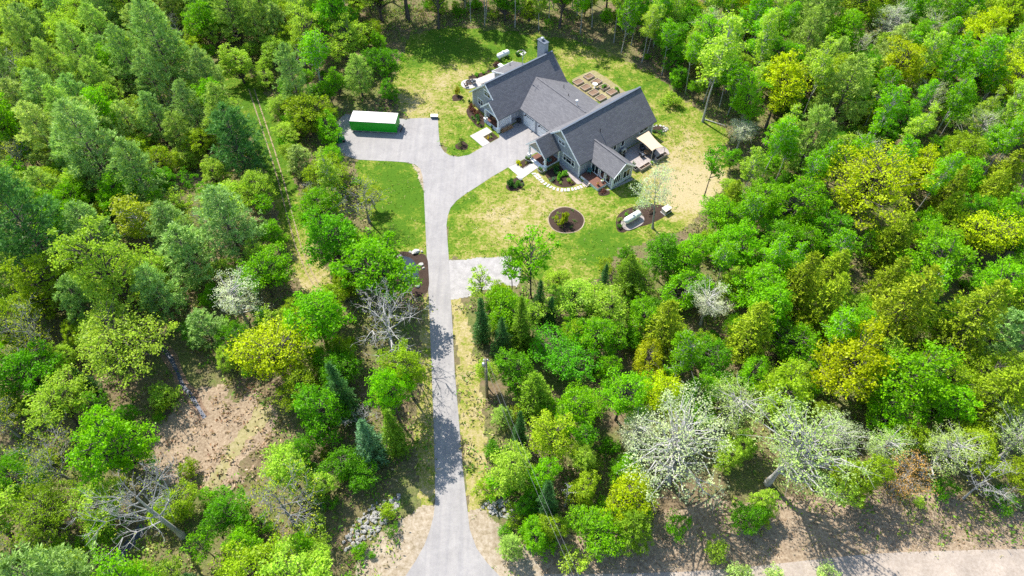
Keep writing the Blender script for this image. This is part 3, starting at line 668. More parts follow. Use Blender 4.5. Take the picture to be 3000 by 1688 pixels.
window('SW', 5.75, 14.3, 16.1, .64, 2.5, 2, 0, name='sliding_door'); window('SW', 5.75, 16.45, 17.5, .75, 2.45, 1, 0); window('SW', 5.75, 17.75, 18.9, .75, 2.45, 1, 0)
window('SE', 19.35, 6.0, 7.65, .72, 2.5, 3, 0); window('SE', 19.35, 8.15, 9.85, .72, 2.5, 2, 0)
window('SW', 3.3, -7.6, -6.6, .42, 2.5, 1, 0, name='door'); window('SW', 3.4, 5.3, 6.3, .42, 2.5, 1, 0, name='door')
def garage_door(u0, u1):
    t = MB().box(u0, u0 + .12, 5.19, 5.247, 0, 2.62).box(u1 - .12, u1, 5.19, 5.247, 0, 2.62).box(u0 + .121, u1 - .121, 5.19, 5.247, 2.5, 2.62).build('garage_door', 'white_trim', house)
    for k in range(4):
        z = .03 + k * .615
        MB().box(u0 + .13, u1 - .13, 5.205, 5.246, z, z + .60).build('panel', 'white_trim', t)
    for k in range(4):
        w = (u1 - u0 - .5) / 4; a = u0 + .25 + k * w
        MB().box(a + .06, a + w - .06, 5.196, 5.204, 2.2, 2.36).build('pane', 'window_glass', t)
    l = MB().tube((u0 + .75, 5.24, 2.72), (u0 + .75, 4.93, 2.62), .03).lathe([(.03, 2.66), (.06, 2.6), (.2, 2.48), (.19, 2.46)], (u0 + .75, 4.88, 0), 12).build('wall_lamp', 'black_metal', house, True)
garage_door(-3.05, .08); garage_door(.8, 3.93)
MB().box(-4.349, -4.23, 3.6, 4.0, .8, 1.25).build('meter_box', 'grey_metal', house); MB().tube((-4.3, 4.3, .9), (-4.16, 4.3, .9), .16, n=12).build('electric_meter', 'blue_grey_paint', house)
# chimney, vents, antenna
ch = MB().box(-11.5, -9.55, 15.42, 16.35, 3.5, 8.95).build('chimney', 'siding', house)
MB().box(-11.62, -9.43, 15.3, 16.47, 8.951, 9.06).build('chimney_cap', 'blue_grey_paint', ch)
MB().lathe([(.24, 9.061), (.24, 9.45), (.34, 9.46), (.34, 9.56), (.1, 9.66)], (-10.7, 15.9, 0), 12).build('flue', 'galvanised', ch, True)
for (u, v, z, h, r, m) in ((-2.15, 13.9, 4.3, .75, .06, 'black_metal'), (.65, 12.5, 4.85, .45, .07, 'black_metal'), (11.75, 9.7, 5.05, .85, .06, 'black_metal'), (-14.7, 11.4, 3.45, .75, .07, 'blue_grey_paint')):
    MB().tube((u, v, z), (u, v, z + h), r).build('vent_pipe', m, house)
fl = MB().lathe([(.2, 5.3), (.13, 5.62), (.12, 6.25), (.24, 6.26), (.24, 6.45), (.08, 6.5)], (4.05, 11.3, 0), 12).build('metal_flue', 'tank_white', house, True)
an = MB().tube((-8.8, 9.6, 7.4), (-8.8, 9.6, 10.6), .035).tube((-8.8, 9.0, 9.9), (-8.8, 10.2, 9.9), .02).tube((-9.3, 9.6, 9.5), (-8.3, 9.6, 9.5), .02).tube((-8.8, 9.6, 8.6), (-8.8, 9.6, 9.1), .09)
for s_ in (-1, 1): an.tube((-8.8 + s_ * .5, 9.6, 7.0), (-8.8, 9.6, 8.2), .02)
for k in range(5): an.tube((-9.1 - .0, 9.1 + k * .25, 9.93), (-8.5, 9.1 + k * .25, 9.93), .012)
an.build('antenna', 'grey_metal', house)

# ================================================================== THINGS ROUND THE HOUSE
def hthing(name, u, v, z, rot, label, cat, group=None):
    return empty(name, (*hw(u, v), z), HA + rot, label, cat, group)
def gthing(name, sx, sy, z, rot, label, cat, group=None):
    return empty(name, (*at(sx, sy), z), rot, label, cat, group)
# --- leafy shrubs
def leaf_cloud(pts, size, rng, up=.4, asp=.6, nrm=None):
    n = len(pts); r = rng.normal(size=(n, 3)); r /= np.linalg.norm(r, axis=1)[:, None] + 1e-9
    r[:, 2] += up
    if nrm is not None: r += nrm * .8
    r /= np.linalg.norm(r, axis=1)[:, None] + 1e-9
    q = rng.normal(size=(n, 3)); t = np.cross(r, q); t /= np.linalg.norm(t, axis=1)[:, None] + 1e-9; b = np.cross(r, t)
    s = (size * rng.uniform(.65, 1.35, n))[:, None] * .5
    V = np.stack([pts + t * s, pts + b * s * asp, pts - t * s, pts - b * s * asp], 1).reshape(-1, 3)
    F = np.arange(n * 4).reshape(n, 4)
    return V, F
SHRUB = {}
def shrub_mesh(seed, n, size, flat=.8):
    key = (seed, n, size, flat)
    if key not in SHRUB:
        rng = np.random.default_rng(seed)
        k = 9; cs = rng.normal(size=(k, 3)) * .38; cs[:, 2] = np.abs(cs[:, 2]) + .45
        who = rng.integers(0, k, n); d = rng.normal(size=(n, 3)); d /= np.linalg.norm(d, axis=1)[:, None]
        p = cs[who] + d * (rng.uniform(.2, 1, n) ** .5)[:, None] * .42
        p[:, 2] = np.maximum(p[:, 2] * flat, .06)
        V, F = leaf_cloud(p, size, rng)
        ti = np.clip(rng.normal(.5, .22, k)[who] * .6 + rng.uniform(0, 1, n) * .4, 0, 1)
        stems = MB()
        for c in cs: stems.tube((0, 0, 0), tuple(c * .9), .03, .01, 4, False)
        sv = np.array(stems.v); sf = np.array([f for f in stems.f if len(f) == 4])
        F2 = np.concatenate([F, sf + len(V)]); V2 = np.concatenate([V, sv])
        SHRUB[key] = fast_mesh('foliage', V2, F2, ['leaf', 'bark'], {'tint': ('FLOAT', 'FACE', np.concatenate([ti, np.full(len(sf), .5)]))}, midx=np.concatenate([np.zeros(len(F)), np.ones(len(sf))]))
    return SHRUB[key]
def shrub(loc, r, h, col, label, group=None, seed=1, n=420, name='shrub', cat='shrub', size=.26, parent=None):
    o = link(bpy.data.objects.new(name, shrub_mesh(seed % 5, n, size)), parent)
    o.location = loc; o.scale = (r, r, h); o.rotation_euler = (0, 0, seed * 1.3); o.color = (*col, 1)
    if parent is None: tag(o, label, cat, group)
    return o
G_BR = (.19, .44, .03); G_MID = (.12, .28, .04); G_DK = (.06, .17, .04); G_YEL = (.60, .62, .01); G_OLV = (.26, .28, .08); G_RED = (.19, .075, .065); G_BLUE = (.17, .28, .18); G_LIME = (.33, .50, .07)
def hs(u, v, r, h, col, label, seed, **k): return shrub((*hw(u, v), .05), r, h, col, label, seed=seed, **k)
hs(4.75, -2.3, .62, .75, G_YEL, 'round yellow shrub at the corner of the front walk', 1)
hs(5.5, -1.4, .4, .4, G_OLV, 'small olive plant beside the round yellow shrub', 2, n=160)
hs(11.68, -.5, .5, .55, G_BLUE, 'bluish round shrub at the left of the curved front bed', 3)
hs(12.04, .6, .6, .75, G_BR, 'bright green round shrub in the middle of the curved front bed', 4)
hs(11.8, 1.75, .85, .8, G_BR, 'largest bright green shrub of the curved front bed, below the triple window', 5)
hs(13.5, 1.6, .6, .6, G_LIME, 'light green loose shrub at the right of the curved front bed', 6)
hs(12.9, .0, .45, .35, G_LIME, 'low pale green plant near the stepping stones', 7, n=200)
hs(14.25, 1.45, .4, .45, G_RED, 'small reddish plant at the right end of the curved front bed', 8, n=200)
hs(10.3, 1.5, .8, .6, G_DK, 'dark green plant in the shade of the entry porch', 9)
hs(9.7, 1.9, .5, .5, G_MID, 'small green plant in the shade against the porch deck', 10)
hs(8.1, -6.8, .9, 1.3, G_DK, 'tall dark green shrub of the bed by the stone bench', 11)
hs(8.75, -5.9, .75, .9, G_MID, 'mid green shrub beside the tall dark one by the stone bench', 12)
hs(7.6, -6.2, .55, .7, G_MID, 'green shrub at the left of the bed by the stone bench', 14)
hs(9.2, -5.1, .32, .35, G_BLUE, 'tiny round blue green plant right of the stone bench', 13, n=160)
hs(19.0, 4.2, .7, .5, G_RED, 'low dark reddish plant beside the small side deck', 15, n=200)
hs(-4.2, -1.4, .3, .6, G_DK, 'small upright dark plant in the square porch bed', 16, n=140)
hs(-3.7, -1.9, .35, .4, G_LIME, 'pale green plant in the square porch bed', 17, n=140)
hs(-3.9, -2.35, .35, .4, (.7, .55, .01), 'small yellow flowering plant in the square porch bed', 18, n=160)
for i, (u, v, r, h, c_, t) in enumerate(((-12.6, .4, .75, 1.1, G_RED, 'tall dark purple shrub at the far end of the left bed'), (-11.6, .2, .8, 1.0, G_RED, 'broad purple shrub beside the corner of the left wing'), (-10.5, -.2, .8, .8, (.16, .075, .05), 'reddish brown shrub in the middle of the left bed'),
        (-9.4, -.5, .7, .8, G_DK, 'dark green shrub next to the left porch post'), (-10.2, -1.1, .45, .4, G_MID, 'small green plant at the grass edge of the left bed'), (-8.4, -1.2, .4, .4, G_LIME, 'pale plant near the left porch walk'), (-7.4, -1.3, .35, .5, G_DK, 'little dark plant at the near end of the left bed'))):
    hs(u, v, r, h, c_, t, 20 + i, n=300)
hs(-20.2, 7.4, .6, .6, G_BR, 'bright green round shrub beside the back patio', 30); hs(-19.95, 8.9, .45, .5, G_BR, 'smaller green shrub further along the back patio bed', 31)
hs(-19.8, 10.6, .45, .35, G_MID, 'low green plant at the far end of the back patio bed', 32, n=200)
hs(-20.6, 12.9, .8, .35, G_RED, 'flat dark plant in the small round bed behind the house', 33, n=260)
hs(-20.9, 14.6, .7, .5, G_LIME, 'yellow green plant in front of the back propane tank', 34, n=240); hs(-20.6, 16.2, .5, .5, G_LIME, 'small lime plant right of the back propane tank', 35, n=200); hs(-20.7, 18.2, .8, .6, G_DK, 'dark green shrub between the back tank and the stone ring', 36)
hs(13.6, 22.0, .55, .4, G_DK, 'dark green plant at the far house corner bed', 37, n=200); hs(14.6, 22.7, .8, .45, G_MID, 'low green plant before the pale stones of the corner bed', 38, n=260); hs(14.2, 23.4, .4, .35, G_BLUE, 'small bluish plant inside the pale stone edging', 39, n=160)
hs(.6, 25.4, .6, .8, G_BR, 'dark green leafy bush at the corner of the garden plot', 40); hs(19.2, 15.5, .5, .7, G_LIME, 'light green plant standing between the two patio planters', 41, n=220)
g = at(1652, 655); shrub((g[0], g[1], .15), .95, 2.0, (.30, .36, .02), 'upright yellow green shrub in the middle of the round mulch bed', seed=3, n=520)
for i, (x, y) in enumerate(((1676, 618), (1619, 640), (1627, 652), (1683, 650), (1634, 627), (1645, 668), (1672, 668))):
    q = at(x, y); shrub((*q, .1), .38, .3, (G_MID, G_LIME, G_OLV)[i % 3], 'tiny low plant at the ' + ('upper right', 'left', 'lower left', 'right', 'upper left', 'bottom', 'lower right')[i] + ' of the round mulch bed', 'tiny plants in the round mulch bed', 40 + i, 110)
for (x, y, r, h, c_, t) in ((1815, 668, .6, .8, G_MID, 'dark leafy plant at the left tip of the front tank bed'), (1835, 632, .55, .5, G_BR, 'small bright green plant behind the front propane tank'), (1813, 648, .45, .45, G_LIME, 'pale plant on the left edge of the front tank bed'), (1855, 612, .45, .3, G_OLV, 'low olive plant at the back edge of the front tank bed'), (1905, 622, .8, .8, (.22, .15, .14), 'thin purplish shrub between the front tank and the generator')):
    q = at(x, y); shrub((*q, .12), r, h, c_, t, seed=int(x), n=240)
q = at(1340, 279); shrub((*q, .05), .9, 1.9, (.30, .30, .03), 'loose yellowish shrub on the lawn left of the house', seed=2, n=300)
q = at(1353, 425); shrub((*q, .05), .9, 1.2, (.15, .20, .05), 'thin green shrub over a dark mulch patch beside the drive', seed=4, n=150)
hs(-14.2, 1.2, .5, .6, G_DK, 'dark green shrub against the far left house corner', 44)
# --- planters, bench, pots
def tub(u, v, rot, lab, seed):
    t = hthing('planter_tub', u, v, .04, rot, lab, 'planter')
    b = MB(); n = 20; pr = [(.0, .36), (.5, .40), (.52, .41), (.5, .36), (.48, .34)]
    vs = []; prof = [(.60, .0), (.66, .5), (.69, .52), (.62, .52), (.6, .42)]
    for r, z in prof:
        for i in range(n): a = 2 * math.pi * i / n; vs.append((r * math.cos(a), r * .55 * math.sin(a), z))
    fs = [(k * n + i, k * n + (i + 1) % n, (k + 1) * n + (i + 1) % n, (k + 1) * n + i) for k in range(4) for i in range(n)] + [tuple(range(n))[::-1]]
    b.add(vs, fs).build('tub', 'galvanised', t, True)
    MB().add([(.6 * math.cos(2 * math.pi * i / n), .33 * math.sin(2 * math.pi * i / n), .43) for i in range(n)], [tuple(range(n))]).build('soil', 'mulch', t)
    for k in (-.25, .2): s_ = shrub((k, 0, .42), .3, .75, G_MID, None, seed=seed + int(k * 10), n=150, name='plant', parent=t)
tub(5.25, -.7, R(20), 'galvanised oval tub planter by the left post of the entry porch', 3)
tub(8.75, -.75, R(20), 'galvanised oval tub planter by the right post of the entry porch', 4)
def rock_mesh(seed, dims, sub=2):
    rng = np.random.default_rng(seed)
    import bmesh
    bm = bmesh.new(); bmesh.ops.create_icosphere(bm, subdivisions=sub, radius=1)
    pl = [(Vector(rng.normal(size=3)).normalized(), rng.uniform(.55, .85)) for _ in range(9)]
    for v in bm.verts:
        for nrm, d in pl:
            k = v.co.dot(nrm)
            if k > d: v.co -= nrm * (k - d) * .92
        v.co = Vector((v.co.x * dims[0], v.co.y * dims[1], v.co.z * dims[2])) * (1 + rng.uniform(-.02, .02))
    me = bpy.data.meshes.new('stone'); bm.to_mesh(me); bm.free(); return me
def boulder(sx, sy, dims, rot, lab, seed, mat='pale_stone', name='boulder', uv=None):
    me = rock_mesh(seed, dims); me.materials.append(MATS[mat]); o = link(bpy.data.objects.new(name, me))
    c = hw(*uv) if uv else at(sx, sy); o.location = (*c, dims[2] * .45); o.rotation_euler = (0, 0, rot); return tag(o, lab, 'rock')
boulder(0, 0, (.8, .42, .42), HA + R(10), 'long pale stone bench at the end of the front walk', 5, name='stone_bench', uv=(7.85, -4.72))
boulder(1140, 745, (.78, .5, .42), .2, 'grey boulder at the upper left of the pond', 11, 'stone')
boulder(1172, 756, (.45, .6, .5), .5, 'upright grey boulder at the head of the pond', 12, 'stone')
boulder(1218, 740, (.72, .6, .42), .6, 'big pale square boulder between pond and drive', 13)
boulder(1236, 738, (.26, .22, .2), .6, 'small pale stone right of the big square boulder', 17)
boulder(1202, 740, (.26, .26, .24), 0, 'small pale stone left of the big square boulder', 18)
boulder(1234, 776, (.46, .34, .26), .5, 'oval white boulder on the mulch right of the pond', 14)
boulder(1241, 787, (.28, .24, .22), 1, 'little round stone just below the oval white boulder', 15)
boulder(1223, 839, (.5, .4, .34), .4, 'white boulder at the foot of the pond', 16)
edge = empty('stone_edging', (*hw(13.6, 23.6), 0), 0, 'curved edging of pale stones round the far corner bed', 'edging')
for i, (u, v, s_) in enumerate(((12.55, 23.05, .24), (12.75, 23.6, .28), (13.2, 24.15, .3), (13.7, 24.42, .28), (14.25, 24.6, .32), (14.65, 24.4, .3), (14.25, 24.1, .24), (14.75, 23.9, .3), (14.6, 23.4, .26), (14.5, 22.9, .34))):
    me = rock_mesh(60 + i, (s_ * 1.2, s_, .2), 1); me.materials.append(MATS['pale_stone']); o = link(bpy.data.objects.new('stone', me), edge); c = hw(u, v); o.location = (c[0] - edge.location.x, c[1] - edge.location.y, .1); o.rotation_euler = (0, 0, i)
ring = empty('stone_ring', (*hw(-20.7, 19.2), 0), 0, 'ring of small pinkish stones on the grass behind the house', 'stone ring')
for i in range(14):
    a = i * 2 * math.pi / 14; me = rock_mesh(80 + i % 4, (.22, .17, .13), 1); me.materials.append(MATS['pale_stone']); o = link(bpy.data.objects.new('stone', me), ring); o.location = (.85 * math.cos(a), .85 * math.sin(a), .06); o.rotation_euler = (0, 0, a)
# --- propane tanks
def tank(loc, rot, L_, r, lab, grp=None):
    t = empty('propane_tank', loc, rot, lab, 'propane tank')
    prof = []
    for k in range(7): a = k / 6 * math.pi / 2; prof.append((max(.02, r * math.sin(a)), -L_ / 2 - r * .75 * math.cos(a) + r * .75))
    prof += [(q[0], -q[1]) for q in prof[::-1]]
    MB().lathe(prof, (0, 0, r + .28), 20, 'x').build('tank_body', 'tank_white', t, True)
    MB().lathe([(.2, 2 * r + .2), (.2, 2 * r + .4), (.14, 2 * r + .46), (.02, 2 * r + .48)], (0, 0, 0), 12).build('valve_dome', 'tank_white', t, True)
    for x in (-L_ * .3, L_ * .3): MB().box(x - .1, x + .1, -.3, .3, 0, .45).build('leg', 'stone', t)
    return t
c = at(1851, 648); tank((*c, .12), R(37), 3.35, .55, 'white propane tank on gravel in the front lawn bed')
c = hw(-21.7, 15.3); tank((*c, .0), HA + R(90), 3.0, .55, 'white propane tank on the grass behind the house')
c = at(1951, 622); gen = empty('generator', (*c, .05), R(38), 'beige standby generator with sloped lid beside the front propane tank', 'generator')
MB().box(-.7, .7, -.45, .45, .12, .8).build('body', 'beige_plastic', gen, bevel=.03); MB().prism([(-.74, -.5, .8), (.74, -.5, .8), (.74, .5, .95), (-.74, .5, .95)], (0, 0, .07)).build('lid', 'beige_plastic', gen, bevel=.02)
MB().box(-.8, .8, -.55, .55, 0, .115).build('base_slab', 'concrete', gen); MB().box(-.5, .5, -.462, -.452, .25, .7).build('louvre', 'black_metal', gen)
# --- raised beds
def raised(u0, v0, i, extra=None, short=False):
    w, l = 1.36, 1.84; lab = extra
    t = hthing('raised_bed', u0 + w / 2, v0 + l / 2, .02, 0, lab, 'raised bed')
    b = .06; h = .36
    for (x0, x1, y0, y1) in ((-w / 2, w / 2, -l / 2, -l / 2 + b), (-w / 2, w / 2, l / 2 - b, l / 2), (-w / 2, -w / 2 + b, -l / 2 + b + .001, l / 2 - b - .001), (w / 2 - b, w / 2, -l / 2 + b + .001, l / 2 - b - .001)):
        MB().box(x0, x1, y0, y1, 0, h).build('board', 'weathered_wood', t)
    MB().box(-w / 2 + b + .001, w / 2 - b - .001, -l / 2 + b + .001, l / 2 - b - .001, .0, .27).build('soil', 'soil', t)
    return t
CN = ['farthest from the right wing', 'second from its far end', 'third from its far end', 'nearest the right wing']
bt = []
for k, u in enumerate((-6.62, -4.46, -2.3, -.24)):
    raised(u, 20.4, k, 'raised soil bed in the row beside the garage roof, ' + CN[k])
    bt.append(raised(u, 23.24, k, ('wooden raised bed full of green plants in the outer garden row' if k == 2 else 'raised soil bed in the outer garden row, ' + CN[k])))
shrub((0, 0, .27), .75, .5, G_MID, None, seed=2, n=420, name='plants', parent=bt[2]); 
for k, s_ in ((0, 3), (1, 2)): shrub((.1, -.2, .27), .3, .12, (.45, .4, .05), None, seed=s_, n=60, name='seedlings', parent=bt[k])
bb = hthing('birdbath', -2.85, 22.85, .02, 0, 'white round birdbath standing among the raised beds', 'birdbath')
MB().lathe([(.22, 0), (.2, .06), (.08, .12), (.07, .6), (.12, .66)], n=14).build('pedestal', 'tank_white', bb, True); MB().lathe([(.1, .661), (.42, .74), (.5, .82), (.46, .82), (.2, .76)], n=18).build('bowl', 'tank_white', bb, True)
# --- patio by the right wing
hp = hthing('heat_pump', 14.3, 13.6, .08, 0, 'beige heat pump unit against the wall beside the sun room', 'heat pump')
MB().box(-.2, .2, -.5, .5, .12, .95).build('casing', 'beige_plastic', hp, bevel=.02); MB().box(-.24, .24, -.55, .55, 0, .118).build('base', 'black_metal', hp)
MB().tube((.202, -.1, .55), (.215, -.1, .55), .32, n=18).build('fan_grille', 'black_metal', hp)
def planter(u, v, l, lab):
    t = hthing('planter_box', u, v, .0, 0, lab, 'planter'); w = .66; h = .62
    for (x0, x1, y0, y1) in ((-w / 2, -w / 2 + .07, -l / 2, l / 2), (w / 2 - .07, w / 2, -l / 2, l / 2), (-w / 2 + .071, w / 2 - .071, -l / 2, -l / 2 + .07), (-w / 2 + .071, w / 2 - .071, l / 2 - .07, l / 2)):
        MB().box(x0, x1, y0, y1, 0, h).build('board', 'weathered_wood', t)
    MB().box(-w / 2 + .071, w / 2 - .071, -.04, .04, .5, h - .01).build('divider', 'cedar', t)
    MB().box(-w / 2 + .072, w / 2 - .072, -l / 2 + .072, l / 2 - .072, 0, .46).build('soil', 'mulch', t)
planter(19.25, 13.75, 2.5, 'weathered wood planter box along the patio, nearest the sun room'); planter(19.25, 17.85, 2.6, 'weathered wood planter box along the patio, under the shade sail')
def patio_chair(u, v, rot, lab):
    t = hthing('patio_chair', u, v, .08, rot, lab, 'chair', 'dark patio chairs')
    MB().box(-.36, .36, -.34, .34, .18, .42).build('seat', 'dark_wicker', t, bevel=.04); MB().prism([(-.36, .3, .3), (.36, .3, .3), (.34, .42, .98), (-.34, .42, .98)], (0, .1, .02)).build('backrest', 'dark_wicker', t)
    for s_ in (-1, 1):
        MB().box(s_ * .4 - .06, s_ * .4 + .06, -.34, .36, .421, .62).build('armrest', 'dark_wicker', t)
        for y in (-.3, .3): MB().box(s_ * .33 - .03, s_ * .33 + .03, y - .03, y + .03, 0, .18).build('leg', 'black_metal', t)
    MB().box(-.31, .31, -.3, .27, .421, .5).build('cushion', 'blue_grey_paint', t, bevel=.03)
patio_chair(15.75, 16.8, R(70), 'dark wicker chair between the round table and the house wall'); patio_chair(16.9, 15.55, R(170), 'dark wicker chair on the sun room side of the round table')
patio_chair(18.2, 16.6, R(-110), 'dark wicker chair by the planter with its back to the lawn'); patio_chair(17.2, 17.75, R(0), 'dark wicker chair under the sail behind the round table')
tb = hthing('fire_table', 17.05, 16.65, .08, 0, 'round stone fire table among the patio chairs', 'table')
MB().lathe([(.36, 0), (.36, .48), (.34, .5)], n=20).build('base', 'dark_wicker', tb, True); MB().lathe([(.62, .501), (.64, .52), (.64, .56), (.6, .58)], n=24).build('table_top', 'soil', tb); MB().lathe([(.2, .581), (.2, .62), (.1, .64)], n=14).build('burner', 'cedar', tb)
sail = hthing('shade_sail', 16.6, 17.4, 0, 0, 'cream shade sail stretched over the patio', 'shade sail')
cs = [Vector(p) - Vector((16.6, 17.4, 0)) for p in ((14.35, 19.2, 2.45), (14.25, 15.95, 2.45), (18.6, 15.9, 2.15), (19.25, 18.25, 2.15))]
NS = 14; vs = []; fs = []
for i in range(NS + 1):
    for j in range(NS + 1):
        a, b_ = i / NS, j / NS; ce = (cs[0] + cs[1] + cs[2] + cs[3]) / 4
        p = (cs[0] * (1 - a) + cs[3] * a) * (1 - b_) + (cs[1] * (1 - a) + cs[2] * a) * b_
        e = max(4 * a * (1 - a) * (1 if b_ in (0, 1) else abs(2 * b_ - 1) ** 3), 4 * b_ * (1 - b_) * (1 if a in (0, 1) else abs(2 * a - 1) ** 3))
        p = p + (ce - p) * .16 * e; p.z -= .5 * a * (1 - a) * 4 * b_ * (1 - b_) * .5
        vs.append(p)
for i in range(NS):
    for j in range(NS): k = i * (NS + 1) + j; fs.append((k, k + 1, k + NS + 2, k + NS + 1))
so = MB().add(vs, fs).build('cloth', 'sail_cloth', sail, True); sm = so.modifiers.new('solid', 'SOLIDIFY'); sm.thickness = .02
for p in (cs[2], cs[3]): MB().tube((p.x + .12, p.y, 0), (p.x + .08, p.y, 2.3), .05).build('pole', 'grey_metal', sail)
for p in (cs[0], cs[1]): MB().tube((p.x - .5, p.y, p.z + .05), (p.x, p.y, p.z), .015).build('tether', 'grey_metal', sail)
gb = hthing('pot_plant', 18.2, 12.2, .0, 0, 'dark spiky plant in a stone planter at the sun room corner of the patio', 'plant')
MB().box(-.75, .75, -.4, .4, 0, .55).build('planter', 'stone', gb); MB().box(-.68, .68, -.33, .33, .551, .58).build('soil', 'mulch', gb); shrub((0, 0, .55), .5, 1.2, G_DK, None, seed=1, n=120, name='plant', parent=gb)
pt = hthing('patio_pot', 15.0, 13.0, .08, 0, 'small black pot on the patio near the heat pump', 'pot'); MB().lathe([(.14, 0), (.2, .34), (.22, .36), (.17, .36)], n=14).build('pot', 'black_metal', pt, True); shrub((0, 0, .33), .16, .3, G_DK, None, seed=3, n=60, name='plant', parent=pt)
# --- on the porches and small deck
def adirondack(u, v, z, rot, mat, lab, nm='porch_chair'):
    t = hthing(nm, u, v, z, rot, lab, 'chair')
    MB().prism([(-.28, -.3, .38), (.28, -.3, .38), (.28, .28, .28), (-.28, .28, .28)], (0, 0, .04)).build('seat', mat, t)
    MB().prism([(-.28, .26, .3), (.28, .26, .3), (.33, .52, 1.0), (-.33, .52, 1.0)], (0, .04, .01)).build('backrest', mat, t)
    for s_ in (-1, 1):
        MB().box(s_ * .36 - .06, s_ * .36 + .06, -.34, .36, .56, .6).build('armrest', mat, t); MB().box(s_ * .34 - .03, s_ * .34 + .03, -.3, -.24, 0, .56).build('leg', mat, t); MB().box(s_ * .34 - .03, s_ * .34 + .03, .28, .34, 0, .559).build('leg', mat, t)
adirondack(-6.9, 1.5, .38, R(-150), 'cedar', 'light wooden chair on the left wing porch near its left post'); adirondack(-6.0, 1.9, .38, R(-170), 'cedar', 'light wooden chair deeper on the left wing porch')
adirondack(8.0, 1.7, .38, R(100), 'teal_paint', 'teal chair at the back of the entry porch'); 
st_ = hthing('side_table', 7.9, .85, .38, 0, 'small white side table on the entry porch', 'table'); MB().box(-.25, .25, -.25, .25, .42, .46).build('table_top', 'white_trim', st_)
for x in (-.2, .2):
    for y in (-.2, .2): MB().box(x - .02, x + .02, y - .02, y + .02, 0, .42).build('leg', 'white_trim', st_)
mt = hthing('door_mat', 5.8, 2.6, .382, 0, 'dark brown door mat at the entry porch door', 'mat'); MB().box(-.5, .5, -.35, .35, 0, .015).build('mat', 'dark_wood', mt)
adirondack(14.5, 5.15, .62, R(-60), 'teal_paint', 'pale teal chair on the small side deck against the wall', 'deck_chair')
for (u, v, m_, lab, cc) in ((17.6, 5.2, 'tank_white', 'white pot with leafy plant on the small side deck', G_LIME), (17.7, 4.1, 'terracotta', 'terracotta pot with flowers at the front corner of the small side deck', (.35, .3, .05)), (-5.6, -.25, 'black_metal', 'dark pot with green plant on the step of the left porch', G_MID)):
    t = hthing('flower_pot', u, v, .62 if u > 0 else .2, 0, lab, 'pot'); MB().lathe([(.15, 0), (.22, .34), (.25, .36), (.19, .36)], n=14).build('pot', m_, t, True); shrub((0, 0, .34), .3, .4, cc, None, seed=2, n=110, name='plant', parent=t)
# firewood and grill by the garage
fw = hthing('firewood_stack', -3.55, 1.75, .03, 0, 'low stack of split logs under the white lattice screen', 'firewood')
k = 0
for row in range(3):
    for i in range(9 - row):
        y = -1.15 + row * .14 + i * .29 + random.uniform(-.02, .02); z = .14 + row * .24
        MB().tube((-.24 + random.uniform(-.04, .04), y, z), (.24 + random.uniform(-.04, .04), y, z + .01), .135, .12, 9).build('log', 'log_end' if i % 3 else 'cedar', fw)
gr = hthing('grill', -3.75, 4.65, .03, 0, 'black covered grill in the corner beside the garage door', 'grill')
MB().lathe([(.34, .45), (.42, .6), (.42, .72), (.36, .92), (.15, 1.02), (.03, 1.04)], n=16).build('kettle', 'black_metal', gr, True)
for a in (0, 2.1, 4.2): MB().tube((.1 * math.cos(a), .1 * math.sin(a), .5), (.35 * math.cos(a), .35 * math.sin(a), 0), .03).build('leg', 'black_metal', gr)
# back patio
fp = hthing('fire_pit', -19.3, 4.9, .06, 0, 'round stone fire pit on the back patio', 'fire pit')
for i in range(12):
    a = i * math.pi / 6; me = rock_mesh(90 + i % 3, (.2, .13, .18), 1); me.materials.append(MATS['soil']); o = link(bpy.data.objects.new('stone', me), fp); o.location = (.6 * math.cos(a), .6 * math.sin(a), .16); o.rotation_euler = (0, 0, a + math.pi / 2)
MB().lathe([(.5, .01), (.5, .12), (.1, .14)], n=14).build('ash', 'black_metal', fp)
adirondack(-19.9, 5.7, .06, R(-20), 'dark_wood', 'dark wooden chair on the far side of the fire pit', 'garden_chair'); adirondack(-18.6, 5.4, .06, R(-100), 'blue_grey_paint', 'dark grey chair beside the fire pit nearest the house', 'garden_chair'); adirondack(-18.5, 3.7, .06, R(150), 'dark_wood', 'dark wooden chair at the left edge of the back patio', 'garden_chair')
wb = hthing('patio_table', -17.6, 7.0, .06, 0, 'white slatted table on the back patio beside the roof edge', 'table')
for i in range(6): MB().box(-.45, .45, -.62 + i * .21, -.62 + i * .21 + .18, .68, .72).build('slat', 'white_trim', wb)
for x in (-.38, .38):
    for y in (-.5, .5): MB().box(x - .03, x + .03, y - .03, y + .03, 0, .68).build('leg', 'white_trim', wb)
ub = hthing('utility_box', -19.35, 12.8, .02, 0, 'white low box standing beyond the lean-to roof', 'box'); MB().box(-.5, .5, -.35, .35, 0, .55).build('body', 'tank_white', ub, bevel=.02); MB().box(-.53, .53, -.38, .38, .551, .6).build('lid', 'white_trim', ub)
